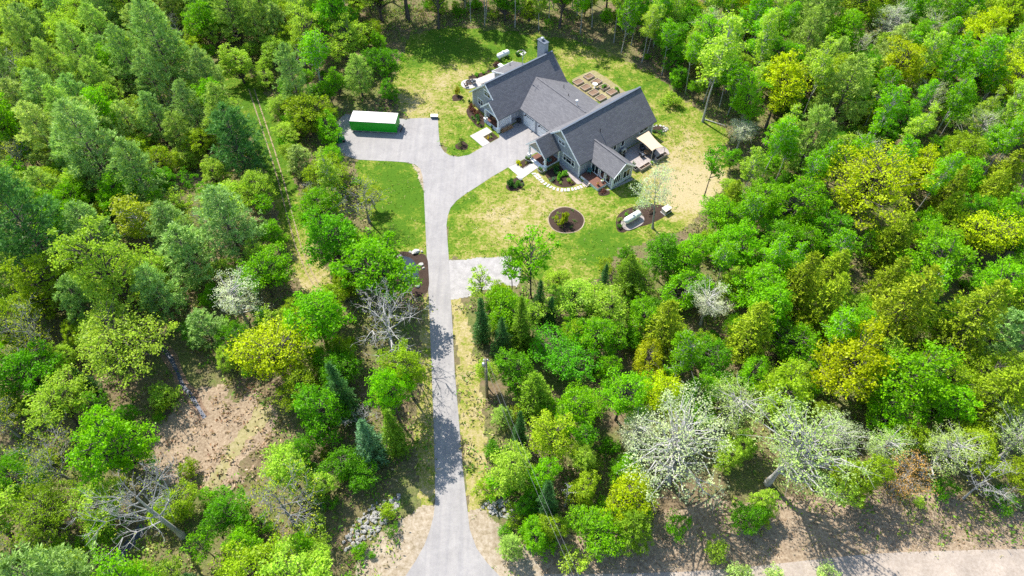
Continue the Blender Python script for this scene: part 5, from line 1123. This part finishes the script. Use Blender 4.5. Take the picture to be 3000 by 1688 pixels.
EX = [
 # left wood
 (55, 560, 115, 'pine', 1, 'darkpine', 'huge dark pine at the left edge of the picture', 1.0), (335, 545, 62, 'birch', 2, (.36, .42, .02), 'slender olive yellow tree standing among the blue green pines', .62),
 (290, 850, 140, 'oak', 0, 'lime', 'broad pale lime tree with a rounded crown left of the brook', .72), (590, 750, 72, 'aspen', 1, 'white', 'silvery white blossoming tree left of the track', .7), (515, 825, 55, 'pine', 2, 'bluepine', 'round bluish young pine below the silvery white tree', .75),
 (655, 680, 72, 'maple', 0, 'bright', 'bright green tree beside the near end of the grass track', .8), (570, 560, 95, 'pine', 3, 'bluepine', 'large blue green pine left of the middle of the grass track', .8), (588, 350, 84, 'pine', 0, 'darkpine', 'dark rounded pine beside the upper grass track', .8),
 (470, 640, 80, 'pine', 2, 'bluepine', 'blue green pine right of the slender olive tree', .8), (690, 890, 125, 'oak', 1, 'yellow', 'large yellow green oak spreading above the brown clearing', .75), (795, 800, 80, 'maple', 1, 'bright', 'tall bright green tree behind the yellow green oak', .85),
 (972, 815, 115, 'bare', 0, 'bud', 'leafless grey tree with wide limbs beside the drive', .8), (948, 668, 100, 'dense', 0, 'bright', 'dense bright green tree over the left bank of the pond', .9), (915, 500, 68, 'bare', 1, 'gold', 'thin brownish leafing tree left of the lower lawn', .8),
 (835, 595, 75, 'dense', 1, 'green', 'full green tree between the grass track and the pond', .9), (790, 510, 62, 'maple', 2, 'bright', 'bright green tree at the right edge of the grass track', .9), (820, 320, 46, 'dense', 2, 'bright', 'small brilliant green tree left of the green container', .9),
 (735, 195, 50, 'pine', 2, 'bluepine', 'tall blue green pine at the head of the grass track', 1.25), (780, 130, 45, 'birch', 0, 'bright', 'bright green slender tree just right of the tall blue green pine', .7), (595, 155, 48, 'dense', 1, 'lime', 'pale round tree above the grassy head of the track', .7), (690, 120, 44, 'dense', 0, 'lime', 'pale lime tree high on the right of the track head', .7), (668, 190, 34, 'dense', 2, 'lime', 'low pale lime tree right of the grassy track head', .6), (705, 262, 34, 'dense', 1, 'lime', 'pale lime bushy tree below the tall blue green pine', .6), (722, 330, 36, 'dense', 0, 'lime', 'soft pale green tree right of the middle track', .65), (752, 400, 40, 'pine', 2, 'greypine', 'soft greyish young pine right of the middle track', .7), (535, 430, 40, 'dense', 1, 'lime', 'pale yellow green bushy tree among the pines', .7), (470, 395, 42, 'dense', 2, 'lime', 'pale lime tree in the heart of the pine wood', .7),
 (850, 985, 48, 'spruce', 0, 'spruce', 'dark pointed spruce in the trees left of the drive', .9), (925, 1110, 55, 'spruce', 1, 'bluespruce', 'bluish spruce standing nearest the drive mouth', .85), (990, 1085, 44, 'spruce', 2, 'hemgreen', 'yellowish green fir behind the bluish spruce', .75),
 (1022, 925, 60, 'maple', 3, 'olive', 'yellow green tree leaning over the left side of the drive', 1.25), (270, 1120, 88, 'dense', 1, 'bright', 'round bright green tree left of the brown clearing', .95), (135, 1010, 78, 'maple', 0, 'lime', 'light green tree at the lower left with pale bare twigs', .85),
 (375, 1275, 125, 'bare', 0, 'bud', 'big grey tree with bare limbs leaning across the lower left corner', 1.35), (705, 1270, 105, 'bare', 1, 'bud', 'many stemmed tree with thin bare twigs and few leaves below the clearing', .85), (440, 1275, 62, 'dense', 2, 'olive', 'yellow green bushy tree below the brown clearing', .8),
 (110, 1290, 105, 'oak', 2, 'olive', 'broad yellow green tree filling the lower left corner', .75), (565, 1290, 60, 'dense', 0, 'green', 'dark green bushy tree between the two bare trees', .9), (800, 1030, 70, 'dense', 1, 'green', 'deep green tree below the dark pointed spruce', .9),
 (745, 960, 62, 'maple', 2, 'olive', 'olive green tree above the brown clearing path', .9), (985, 985, 60, 'maple', 1, 'bright', 'bright tree between the dark spruce and the drive', 1.3), (860, 1160, 60, 'dense', 2, 'green', 'shaded green tree left of the bluish spruce', .85), (900, 1190, 45, 'dense', 0, 'green', 'low green tree above the riprap bank', .8),
 # middle
 (1338, 655, 62, 'sapling', 0, 'bright', 'slim green tree with a visible trunk beside the gravel pad', 1.05), (1287, 665, 34, 'sapling', 1, 'bright', 'thin young tree on the gravel pad edge', 1.1), (1440, 735, 72, 'maple', 2, 'lime', 'light yellow green tree below the front lawn', .75),
 (1212, 715, 38, 'sapling', 0, 'lime', 'small pale green tree at the corner of the gravel pad', .8), (1210, 805, 30, 'spruce', 2, 'spruce', 'narrow dark spruce top right of the drive', .9), (1312, 820, 42, 'spruce', 0, 'hemgreen', 'dark fir left of the vivid green maple', .9), (1262, 850, 36, 'spruce', 1, 'spruce', 'shorter dark spruce between the two firs', 1.0),
 (1412, 890, 98, 'oak', 0, 'vivid', 'vivid emerald green maple right of the utility pole', .62), (1290, 925, 52, 'dense', 1, 'green', 'green tree just behind the utility pole', .9), (1345, 985, 60, 'hemlock', 0, 'hemgreen', 'shaded hemlock under the vivid green maple', .8), (1385, 1110, 62, 'maple', 3, (.42, .55, .02), 'yellow green tree with bare trunk right of the wires', .9),
 (1627, 900, 58, 'dense', 2, 'gold', 'golden yellow round tree in the middle of the right wood', .85), (1725, 1110, 155, 'aspen', 2, 'silver', 'large pale silver leaved tree at the lower middle right', .85), (2005, 1115, 150, 'aspen', 0, 'pale', 'broad pale green leaved tree right of the large silver one', .85), (1600, 1090, 70, 'aspen', 1, 'silver', 'smaller silver leaved tree left of the large silver one', .8),
 (1850, 1020, 85, 'aspen', 1, 'pale', 'pale leaved tree rising behind the large silver one', .8), (2110, 1080, 75, 'aspen', 2, 'silver', 'silver leaved tree at the right end of the pale group', .85), (1780, 765, 62, 'aspen', 1, 'white', 'pale white leaved tree below the front propane tank', .7),
 (1660, 495, 58, 'bare', 3, (.55, .62, .40), 'thin pale tree with bare limbs rising in front of the front propane tank', 1.0), (1868, 330, 52, 'aspen', 0, 'white', 'whitish leaved tree at the edge of the dry lawn', .62), (1795, 415, 36, 'sapling', 1, 'green', 'slim dark stemmed green tree at the corner of the dry lawn', 1.0),
 (1600, 700, 50, 'dense', 0, 'hemgreen', 'dark green tree at the lower corner of the front lawn', .9), (1660, 640, 55, 'maple', 1, 'green', 'leafy green tree below the thin pale tree', .8), (1735, 640, 60, 'dense', 1, 'bright', 'round bright green tree right of the thin pale tree', .85), (1720, 720, 70, 'dense', 2, 'bright', 'wide bright green tree above the pale white leaved tree', .8),
 # right wood
 (2190, 455, 140, 'oak', 2, 'yellow', 'biggest yellow green oak in the right wood', .75), (2495, 590, 95, 'oak', 1, 'yellow', 'golden oak near the right edge of the picture', .75), (1965, 215, 68, 'maple', 1, 'yellow', 'yellow leaved tree behind the far lawn corner', .9), (2275, 170, 62, 'maple', 3, 'yellow', 'gold yellow tree high in the right wood', .85), (1815, 130, 58, 'birch', 1, 'lime', 'tall yellow green birch at the edge of the back lawn', .7),
 (2275, 775, 100, 'hemlock', 0, 'hem', 'large hemlock with yellowish tips in the right wood', .95), (2450, 800, 98, 'hemlock', 2, 'hem', 'broad hemlock right of the large yellow tipped one', .9), (1895, 830, 70, 'hemlock', 1, 'hem', 'hemlock standing below the pale white leaved tree', .95), (2250, 600, 60, 'hemlock', 1, 'hem', 'hemlock just below the biggest yellow green oak', .95), (1580, 690, 45, 'hemlock', 2, 'hemgreen', 'dark hemlock at the lower left corner of the right wood', 1.0),
 (2120, 240, 82, 'pine', 0, 'pine', 'feathery grey green pine in the upper right wood', .9), (2245, 140, 58, 'pine', 1, 'greypine', 'thin greyish pine above the feathery one', .9), (2240, 45, 58, 'aspen', 2, 'white', 'whitish tree at the top edge of the right wood', .9), (2520, 830, 60, 'pine', 2, 'bluepine', 'soft blue green pine at the right edge of the picture', .8),
 (2285, 1195, 66, 'bare', 3, 'rust', 'rusty orange leaved tree above the gravel road', .8), (2475, 1215, 75, 'bare', 2, 'bud', 'twisted grey bare tree at the lower right', .9), (2380, 1010, 70, 'dense', 1, 'bright', 'round bright green tree low in the right wood', .85), (2010, 860, 75, 'dense', 2, 'bright', 'bright rounded tree right of the hemlock below the white leaved tree', .85),
 (1505, 1330, 70, 'dense', 0, 'bright', 'bright leafy tree at the bottom right of the drive mouth', .8), (1590, 1325, 66, 'pine', 2, 'hemgreen', 'dark soft pine beside the bottom gravel road', .75), (1425, 1240, 26, 'snag', 0, 'bud', 'dead standing trunk with stub branches right of the wires', 1.0), (1285, 1375, 40, 'pine', 3, 'pine', 'small pale young pine right of the drive mouth', .75),
 (1470, 1225, 45, 'dense', 1, (.40, .54, .02), 'yellowish bushy tree beside the dead standing trunk', .9), (1265, 1045, 34, 'pine', 0, 'pine', 'little young pine below the utility pole', .7),
 # top
 (1005, -115, 120, 'oak', 2, 'bright', 'tall oak with a thick grey trunk at the far left corner of the back lawn', 1.0), (945, -40, 75, 'oak', 0, 'lime', 'leafy oak behind the thick trunked one', .9), (1090, -70, 52, 'maple', 3, 'bright', 'straight slim trunked tree at the edge of the back lawn', 1.4),
 (960, 150, 46, 'maple', 0, 'green', 'green tree with dark stems at the left edge of the back lawn', 1.0), (900, 185, 46, 'pine', 1, 'pine', 'grey green pine between the track and the back lawn', .75), (880, 95, 58, 'maple', 2, 'lime', 'pale lime tree left of the thick trunked oak', .95), (975, 228, 26, 'dense', 1, 'green', 'low dark green tree behind the right end of the green container', .9),
]
for e in EX: explicit(*e[:7], *(e[7:8]))

# --- the rest of the wood, tree by tree
def mask_poly(pts): return [(x * K, y * K) for x, y in pts]
CLEAR = [mask_poly(p) for p in (
    [(1000, 90), (1080, 68), (1250, 70), (1400, 78), (1520, 115), (1620, 170), (1720, 245), (1800, 300), (1825, 360), (1790, 490), (1740, 545), (1640, 600), (1560, 605), (1540, 660), (1480, 690), (1400, 660), (1290, 650), (1260, 700), (1180, 730), (1150, 760), (1165, 900), (1200, 1000), (1210, 1200), (1240, 1280), (1330, 1449), (960, 1449), (890, 1380), (930, 1310), (1000, 1240), (1070, 1160), (1080, 1000), (1075, 760), (1030, 740), (960, 640), (1000, 590), (980, 500), (930, 420), (870, 380), (865, 270), (1000, 265), (985, 180)],
    [(560, 195), (620, 185), (650, 280), (690, 390), (718, 480), (748, 590), (800, 710), (775, 735), (735, 680), (712, 560), (684, 450), (645, 340), (610, 250)],
    [(360, 1110), (420, 1050), (480, 1010), (560, 960), (640, 1000), (680, 1050), (650, 1140), (580, 1215), (440, 1210), (370, 1170)], [(400, 850), (450, 850), (530, 1040), (480, 1060), (430, 950)],
    [(1400, 1410), (1700, 1380), (2000, 1330), (2250, 1290), (2575, 1310), (2575, 1449), (1400, 1449)], [(840, 1370), (940, 1240), (1000, 1300), (900, 1449)])]
LIT = [mask_poly(p) for p in ([(560, 195), (630, 185), (660, 280), (700, 390), (690, 420), (640, 330)], [(990, 200), (1150, 215), (1300, 170), (1560, 210), (1780, 340), (1790, 480), (1560, 600), (1400, 640), (1130, 650), (1120, 740), (1080, 740), (1070, 420), (870, 390), (875, 285), (1010, 270), (1000, 240)], [(1080, 650), (1260, 650), (1250, 720), (1130, 740), (1140, 800), (1085, 800)], [(380, 1120), (470, 1020), (600, 1010), (650, 1060), (600, 1200), (450, 1200)], [(1090, 1180), (1160, 1180), (1190, 1290), (1330, 1449), (960, 1449), (980, 1330), (1080, 1270)], [(1500, 1430), (2000, 1385), (2575, 1335), (2575, 1449), (1500, 1449)])]
shx, shy = math.cos(SHADOW_DIR) / math.tan(SUN_EL), math.sin(SHADOW_DIR) / math.tan(SUN_EL)
def allowed(X, Y, Rm, Hh, cf):
    z = Hh * cf; sx, sy, d = seen(X, Y, z); rp = Rm * 2000 / d
    a = np.arange(10) * 2 * math.pi / 10
    for k in (1.0, .5):
        xs = np.append(sx + rp * k * np.cos(a), sx); ys = np.append(sy + rp * k * 1.1 * np.sin(a), sy)
        for p in CLEAR:
            if inside(p, xs, ys).any(): return False
    gx, gy, d0 = seen(X, Y, 0)
    for p in CLEAR:
        if inside(p, np.array([gx]), np.array([gy]))[0]: return False
    q = seen(X + shx * z, Y + shy * z, 0); rq = Rm * 2000 / q[2] * .75
    xs = np.append(q[0] + rq * np.cos(a), q[0]); ys = np.append(q[1] + rq * .8 * np.sin(a), q[1])
    for p in LIT:
        if inside(p, xs, ys).any(): return False
    return True
REG = [  # name, test on the survey view, mix of (kind, colour, weight)
 ('in the pine wood left of the grass track', lambda x, y: x < 700 and y < 700, [('pine', 'pine', 22), ('pine', 'bluepine', 22), ('pine', 'greypine', 12), ('maple', 'lime', 9), ('dense', 'lime', 8), ('maple', 'bright', 6), ('dense', 'olive', 5), ('bare', 'bud', 3)]),
 ('between the grass track and the container', lambda x, y: x < 1010 and y < 620, [('maple', 'lime', 12), ('dense', 'olive', 10), ('pine', 'pine', 14), ('birch', 'lime', 8), ('maple', 'green', 8), ('bare', 'bud', 4)]),
 ('in the mixed wood left of the drive', lambda x, y: x < 1120, [('dense', 'olive', 12), ('maple', 'lime', 12), ('maple', 'bright', 12), ('dense', 'green', 10), ('pine', 'bluepine', 7), ('bare', 'bud', 5), ('spruce', 'spruce', 3)]),
 ('in the tall wood behind the house', lambda x, y: x < 1750 and y < 160, [('birch', 'bright', 20), ('birch', 'lime', 12), ('maple', 'green', 12), ('pine', 'pine', 5), ('dense', 'green', 8)]),
 ('between the drive and the front lawn', lambda x, y: x < 1560, [('dense', 'bright', 12), ('maple', 'lime', 10), ('spruce', 'spruce', 6), ('maple', 'bright', 10), ('hemlock', 'hemgreen', 7)]),
 ('in the upper right wood', lambda x, y: y < 430, [('birch', 'bright', 16), ('maple', 'bright', 16), ('birch', 'lime', 12), ('maple', 'yellow', 8), ('aspen', 'pale', 7), ('dense', 'green', 10), ('pine', 'pine', 5), ('maple', 'olive', 8)]),
 ('in the middle of the right wood', lambda x, y: y < 930, [('maple', 'bright', 20), ('dense', 'bright', 15), ('dense', 'green', 10), ('hemlock', 'hem', 16), ('maple', 'yellow', 6), ('birch', 'bright', 10), ('maple', 'olive', 6)]),
 ('in the lower right wood', lambda x, y: True, [('maple', 'bright', 14), ('dense', 'olive', 10), ('aspen', 'pale', 8), ('hemlock', 'hem', 9), ('dense', 'bright', 14), ('maple', 'yellow', 7), ('bare', 'bud', 4)])]
WORD = {'pine': ('pine', 'green pine'), 'bluepine': ('pine', 'blue green pine'), 'greypine': ('pine', 'greyish pine'), 'hem': ('hemlock', 'yellow tipped hemlock'), 'hemgreen': ('hemlock', 'dark hemlock'), 'spruce': ('spruce', 'dark spruce')}
LOOK = {'maple': 'loose crowned tree', 'dense': 'round crowned tree', 'birch': 'slender tree', 'aspen': 'open crowned tree', 'bare': 'thin leafing tree'}
CWORD = {'lime': 'pale lime', 'bright': 'bright green', 'olive': 'olive green', 'green': 'mid green', 'yellow': 'yellow green', 'pale': 'pale leaved', 'bud': 'greyish', 'white': 'white'}
SIZE = {'pine': (.75, 1.25), 'maple': (.8, 1.4), 'dense': (.7, 1.3), 'birch': (.85, 1.25), 'aspen': (.6, 1.0), 'hemlock': (.7, 1.1), 'spruce': (.6, 1.0), 'bare': (.55, .85)}
NV = {'pine': 4, 'maple': 4, 'dense': 3, 'birch': 4, 'aspen': 3, 'hemlock': 3, 'spruce': 3, 'bare': 3, 'bush': 3}
rg = random.Random(11); grid = {}
def put(X, Y, r): grid.setdefault((int(X // 8), int(Y // 8)), []).append((X, Y, r))
def near(X, Y, r, f):
    i, j = int(X // 8), int(Y // 8)
    for a in range(i - 2, i + 3):
        for b in range(j - 2, j + 3):
            for (x, y, q) in grid.get((a, b), ()):
                if (x - X) ** 2 + (y - Y) ** 2 < (f * (r + q)) ** 2: return True
    return False
import re as _re
MARKS = []
for e, (X, Y, r, h) in zip(EX, TREES):
    sn = _re.split(r' (?:at|in|with|left|right|standing|beside|below|above|over|between|leaning|just|among|behind|spreading|near|high|low|rising|under|from|on|filling|of) ', e[6])[0]
    MARKS.append((*seen(X, Y, h * .6)[:2], sn))
USED = {}
def where(X, Y, z, what, size):
    sx, sy, _ = seen(X, Y, z); c = sorted(MARKS, key=lambda m: (m[0] - sx) ** 2 + (m[1] - sy) ** 2)
    for far in (0, 1, 2, 3):
        m = c[far]; dx_, dy_ = sx - m[0], sy - m[1]; d_ = math.hypot(dx_, dy_)
        an = math.degrees(math.atan2(-dy_, dx_)) % 360
        w = ['right of', 'above and right of', 'above', 'above and left of', 'left of', 'below and left of', 'below', 'below and right of'][int((an + 22.5) // 45) % 8]
        dist = 'just ' if d_ < 130 else ('' if d_ < 260 else 'well ')
        l = size + what + ' ' + dist + w + ' the ' + m[2]
        if len(l.split()) <= 16 and l not in USED: USED[l] = 1; return l
    return l
for (X, Y, r, h) in TREES: put(X, Y, r)
nfill = 0
HERO = []
for e, (X, Y, r, h) in zip(EX, TREES):
    q = seen(X, Y, h * CF.get(e[3], .6)); HERO.append((q[0], q[1], e[2] * K, Y))
def hides(X, Y, Rm, z):
    sx, sy, d = seen(X, Y, z); rp = Rm * 2000 / d
    for (hx, hy, hr, hY) in HERO:
        if Y < hY + 1.5 and math.hypot(hx - sx, hy - sy) < hr * .78 + rp * .72: return True
    return False
PEND = []
for tr_i in range(14000):
    X, Y = rg.uniform(-135, 135), rg.uniform(14, 178)
    sx, sy, d = seen(X, Y, 7); dx, dy = sx / K, sy / K
    if dx < -110 or dx > 2685 or dy < -150 or dy > 1530: continue
    nm, _, mix = next(r for r in REG if r[1](dx, dy))
    tot = sum(m[2] for m in mix); w = rg.uniform(0, tot)
    for kind, col, ww in mix:
        w -= ww
        if w <= 0: break
    s = rg.uniform(*SIZE[kind]); var = rg.randrange(NV[kind])
    if kind == 'bare' and var == 0: var = 1
    tm, cm, R0, H0 = PROTO[(kind, var)]; Rm, Hh = R0 * s, H0 * s * rg.uniform(.85, 1.08)
    if near(X, Y, Rm, .56): continue
    if not allowed(X, Y, Rm, Hh, CF.get(kind, .6)) or hides(X, Y, Rm, Hh * CF.get(kind, .6)): continue
    what = WORD[col][1] if col in WORD else CWORD[col] + ' ' + LOOK[kind]; grp = what + 's ' + nm
    lo_, hi_ = SIZE[kind]
    PEND.append((kind, var, X, Y, s, Hh / H0, col, what, grp, 'small ' if s < lo_ + (hi_ - lo_) * .33 else ('large ' if s > lo_ + (hi_ - lo_) * .67 else ''))); put(X, Y, Rm); nfill += 1
# --- younger trees in the gaps
for tr_i in range(9000):
    X, Y = rg.uniform(-125, 125), rg.uniform(16, 165)
    sx, sy, d = seen(X, Y, 4); dx, dy = sx / K, sy / K
    if dx < -60 or dx > 2635 or dy < -50 or dy > 1490: continue
    nm = next(r for r in REG if r[1](dx, dy))[0]
    kind = rg.choice(['dense', 'maple', 'sapling', 'dense']); col = rg.choice(['bright', 'lime', 'olive', 'green', 'lime']); var = rg.randrange(2); s = rg.uniform(.38, .62) if kind != 'sapling' else rg.uniform(.6, 1.0)
    tm, cm, R0, H0 = PROTO[(kind, var)]; Rm, Hh = R0 * s, H0 * s
    if near(X, Y, Rm, .5) or not allowed(X, Y, Rm, Hh, .6) or hides(X, Y, Rm, Hh * .6): continue
    PEND.append((kind, var, X, Y, s, s, col, CWORD[col] + ' young tree', CWORD[col] + ' young trees ' + nm, 'low ' if s < .5 else '')); put(X, Y, Rm)
# --- undergrowth bushes one can tell apart at the edges and in the gaps
gridb = dict((k, list(v)) for k, v in grid.items()); nb_ = 0
BEX = [(1268, 1215, 50, 'bright'), (1225, 1230, 30, 'olive'), (1340, 1325, 42, 'bright'), (1375, 1370, 36, 'bright'), (1300, 1180, 34, 'lime'), (1275, 1335, 24, 'green'), (975, 1285, 26, 'olive'), (985, 1335, 18, 'green'), (905, 1385, 22, 'bright'), (935, 1395, 12, 'green'), (1705, 195, 26, 'bright'), (1690, 250, 24, 'lime'), (1575, 640, 26, 'green'), (1520, 665, 24, 'olive'), (410, 990, 40, 'lime'), (470, 1180, 30, 'olive'), (1440, 1410, 40, 'lime'), (1240, 1130, 26, 'green'), (1800, 1385, 36, 'lime'), (2080, 1440, 30, 'pale'), (1860, 1445, 34, 'pale'), (1950, 1448, 30, 'pale')]
BL = ['largest bright green bush right of the drive verge', 'olive bush at the lower end of the right verge', 'bright green bush below the right riprap', 'bright bush near the small pale young pine', 'lime bush just below the brush pile', 'small green bush at the right riprap edge', 'olive bush growing beside the left riprap stones', 'small green bush right below the left riprap bush', 'bright little bush on the sandy left shoulder', 'tiny green bush on the sandy left shoulder',
      'bright bush at the wood edge beyond the garden plot', 'lime bush at the wood edge near the far house corner', 'green bush at the lower corner of the front lawn', 'olive bush at the ragged lower edge of the lawn', 'pale lime bush beside the upper brook', 'olive bush at the edge of the brown clearing', 'lime bush at the bottom edge right of the young pine', 'small green bush beside the verge under the wires', 'lime bush on the verge of the gravel road', 'pale bush at the bottom edge of the gravel road, rightmost', 'pale bush at the bottom edge of the gravel road, leftmost', 'pale bush at the bottom edge of the gravel road, middle one']
for i, (b, lab) in enumerate(zip(BEX, BL)): explicit(b[0], b[1], b[2], 'bush', i % 3, b[3], lab)
for tr_i in range(5000):
    X, Y = rg.uniform(-110, 110), rg.uniform(20, 150); s = rg.uniform(.5, 1.2); var = rg.randrange(3)
    sx, sy, d = seen(X, Y, 1); dx, dy = sx / K, sy / K
    if dx < 0 or dx > 2575 or dy < 0 or dy > 1449 or nb_ >= 290: continue
    if near(X, Y, 1.2 * s, .42): continue
    if not allowed(X, Y, 1.5 * s, 2.6 * s, .5): continue
    col = rg.choice(['bright', 'lime', 'olive', 'green', 'green'])
    side = 'left of the drive' if X < -9 else ('behind the house' if Y > 118 and X < 45 else 'right of the drive')
    PEND.append(('bush', var, X, Y, s, s, col, CWORD[col] + ' low bush', CWORD[col] + ' bushes ' + side, 'small ' if s < .75 else '')); put(X, Y, 1.4 * s); nb_ += 1
# leave out those that stand wholly behind nearer crowns
ITEMS = [(Y, X, r, h, .6, None) for (X, Y, r, h) in TREES] + [(e[3], e[2], PROTO[(e[0], e[1])][2] * e[4], PROTO[(e[0], e[1])][3] * e[5], CF.get(e[0], .6), e) for e in PEND]
ITEMS.sort(key=lambda t: t[0]); GW, GH = 500, 281; cov = np.zeros((GH, GW), bool); yy, xx = np.mgrid[0:GH, 0:GW]; KEEP = []
for (Y, X, r, h, cf, e) in ITEMS:
    sx, sy, d = seen(X, Y, h * cf); rp = r * 2000 / d / 6; hp = max(rp, h * (1 - cf) * 1300 / d / 6); cx_, cy_ = sx / 6, sy / 6
    x0, x1, y0, y1 = max(0, int(cx_ - rp - 1)), min(GW, int(cx_ + rp + 2)), max(0, int(cy_ - hp - 1)), min(GH, int(cy_ + hp + 2))
    if e is not None and sy < 20 and 0 < seen(X, Y, 0)[1] < 1688: KEEP.append(e); continue
    if x1 <= x0 or y1 <= y0: continue
    m0 = ((xx[y0:y1, x0:x1] - cx_) / rp) ** 2 + ((yy[y0:y1, x0:x1] - cy_) / hp) ** 2; m = m0 < .9; mo = m0 < .42
    vis_ = (m & ~cov[y0:y1, x0:x1]).sum()
    if e is not None and vis_ >= max(2, .03 * m.sum()): KEEP.append(e)
    if e is None or vis_: cov[y0:y1, x0:x1] |= mo if (e is None or e[0] not in ('bare', 'sapling')) else False
cnt = {}
KEEP.sort(key=lambda e: -PROTO[(e[0], e[1])][2] * e[4])
for (kind, var, X, Y, s, sh_, col, what, grp, sz) in KEEP:
    nm_ = 'young_tree' if 'young' in what else KNAME[kind]; cnt[nm_] = cnt.get(nm_, 0) + 1
    if cnt[nm_] > 290: continue
    t = plant(kind, var, X, Y, s, sh_, C[col], where(X, Y, PROTO[(kind, var)][3] * sh_ * CF.get(kind, .6), what, sz), grp, rng=rg); t.name = nm_
print('TREES', len(TREES), 'pending', len(PEND), 'kept', len(KEEP), cnt)

# --- ground cover too small and too many to count
def cover(name, n, seed, test, cols, size, hgt, label, spread=.35, per=5):
    rng = np.random.default_rng(seed); P_ = []; CI = []
    X = rng.uniform(-115, 115, n * 3); Y = rng.uniform(18, 150, n * 3); ok = test(X, Y); X = X[ok][:n]; Y = Y[ok][:n]
    w = np.repeat(np.arange(len(X)), per); p = np.stack([X[w] + rng.normal(size=len(w)) * spread, Y[w] + rng.normal(size=len(w)) * spread, rng.uniform(.03, hgt, len(w))], 1)
    V, F = leaf_cloud(p, size, rng, .5, .45); ci = rng.integers(0, len(cols), len(X))[w]; col = np.array(cols)[ci]
    me = fast_mesh(name, V, F, ['ground_leaf'], {'tint': ('FLOAT', 'FACE', rng.uniform(0, 1, len(w))), 'leafcol': ('FLOAT_COLOR', 'FACE', np.concatenate([col, np.ones((len(col), 1))], 1))})
    o = link(bpy.data.objects.new(name, me)); tag(o, label, 'undergrowth', kind='stuff'); return o
def vis(X, Y): q = [seen(x, y, 0) for x, y in zip(X, Y)]; return np.array([a[0] for a in q]), np.array([a[1] for a in q])
no = [lawn_poly, lawn2_poly, drive, px((1300, 755), (1530, 750), (1530, 850), (1300, 885)), pond_out]
def t_wood(X, Y):
    r = np.ones(X.shape, bool)
    for p in no: r &= ~inside(p, X, Y)
    r &= ~inside(clearing, X, Y); r &= ~inside(trail, X, Y); r &= fbm(X * .15, Y * .15, 51) > .36
    sx, sy = vis(X, Y); r &= ~((sx > 1180) & (sx < 1480) & (sy > 1400)); r &= ~((sx > 1500) & (sy > 1590)); return r
cover('undergrowth', 28000, 5, t_wood, [(.16, .36, .02), (.27, .40, .05), (.12, .26, .03), (.38, .40, .10), (.34, .28, .17)], .42, .8, 'low leafy undergrowth covering the floor of the wood')
clear2 = px((430, 1270), (490, 1195), (610, 1120), (730, 1125), (830, 1190), (830, 1290), (750, 1390), (690, 1450), (560, 1460), (450, 1420), (400, 1330))
cover('dead_fern', 6500, 6, lambda X, Y: inside(clear2, X, Y) & (fbm(X * .5, Y * .5, 15) > .38), [(.40, .27, .19), (.52, .38, .28), (.27, .15, .09), (.22, .22, .06), (.46, .32, .22)], .42, .55, 'dry brown dead ferns covering the clearing', .3, 7)
verge_ = px((1560, 1600), (1750, 1570), (2000, 1480), (2300, 1470), (2600, 1440), (3050, 1500), (3100, 1600), (2400, 1620), (1800, 1675), (1560, 1680))
def t_litter(X, Y): return inside(verge_, X, Y) | (t_wood(X, Y) & (fbm(X * .2, Y * .2, 91) > .5))
cover('leaf_litter', 9000, 8, t_litter, [(.40, .30, .20), (.50, .40, .29), (.28, .19, .12), (.30, .30, .10)], .24, .14, 'brown leaf litter and dry grass lying on the wood floor and road verge', .3, 7)
def t_edge(X, Y):
    sx, sy = vis(X, Y); n = fbm(X * .4, Y * .4, 77)
    return (((sx > 1040) & (sx < 1230) & (sy > 1480)) | ((sx > 1380) & (sx < 1560) & (sy > 1480)) | ((sx > 1560) & (sy > 1540) & (sy < 1640)) | ((sx > 1380) & (sx < 1450) & (sy > 900) & (sy < 1450))) & (n > .5) & ~inside(drive, X, Y)
def t_lawn(X, Y):
    r = inside(lawn_poly, X, Y) | inside(lawn2_poly, X, Y) | inside(trail, X, Y); r &= ~inside(drive, X, Y); r &= ~inside(px((1300, 755), (1530, 750), (1530, 850), (1300, 885)), X, Y)
    hx = (X - HO[0]) * math.cos(HA) + (Y - HO[1]) * math.sin(HA); hy = -(X - HO[0]) * math.sin(HA) + (Y - HO[1]) * math.cos(HA)
    r &= ~((hx > -16) & (hx < 20.5) & (hy > -1.5) & (hy < 21.5)); r &= ~((hx > -21) & (hx < -13) & (hy > 3) & (hy < 13)); r &= ~((hx > -7.6) & (hx < 2.4) & (hy > 19.5) & (hy < 27)); r &= ~((hx > -7) & (hx < -2.5) & (hy > -5) & (hy < 0)); r &= ~((hx > 4) & (hx < 10.2) & (hy > -8.2) & (hy < 0)); r &= ~((hx > 8) & (hx < 16.5) & (hy > -2.6) & (hy < 3))
    r &= ~inside(tank_bed, X, Y) & (((X - rb[0]) ** 2 + (Y - rb[1]) ** 2) > 9.3) & ~inside(pond_out, X, Y)
    return r & (fbm(X * .5, Y * .5, 61) > .40)
cover('grass_tufts', 15000, 9, t_lawn, [(.13, .30, .015), (.17, .33, .02), (.28, .36, .05), (.46, .44, .18), (.10, .22, .02)], .24, .09, 'ragged tufts of longer grass growing all over the lawns', .2, 4)
cover('weeds', 2400, 7, t_edge, [(.17, .33, .03), (.26, .36, .06), (.42, .38, .15)], .17, .2, 'scattered green weeds on the sandy shoulders and verges', .18, 7)
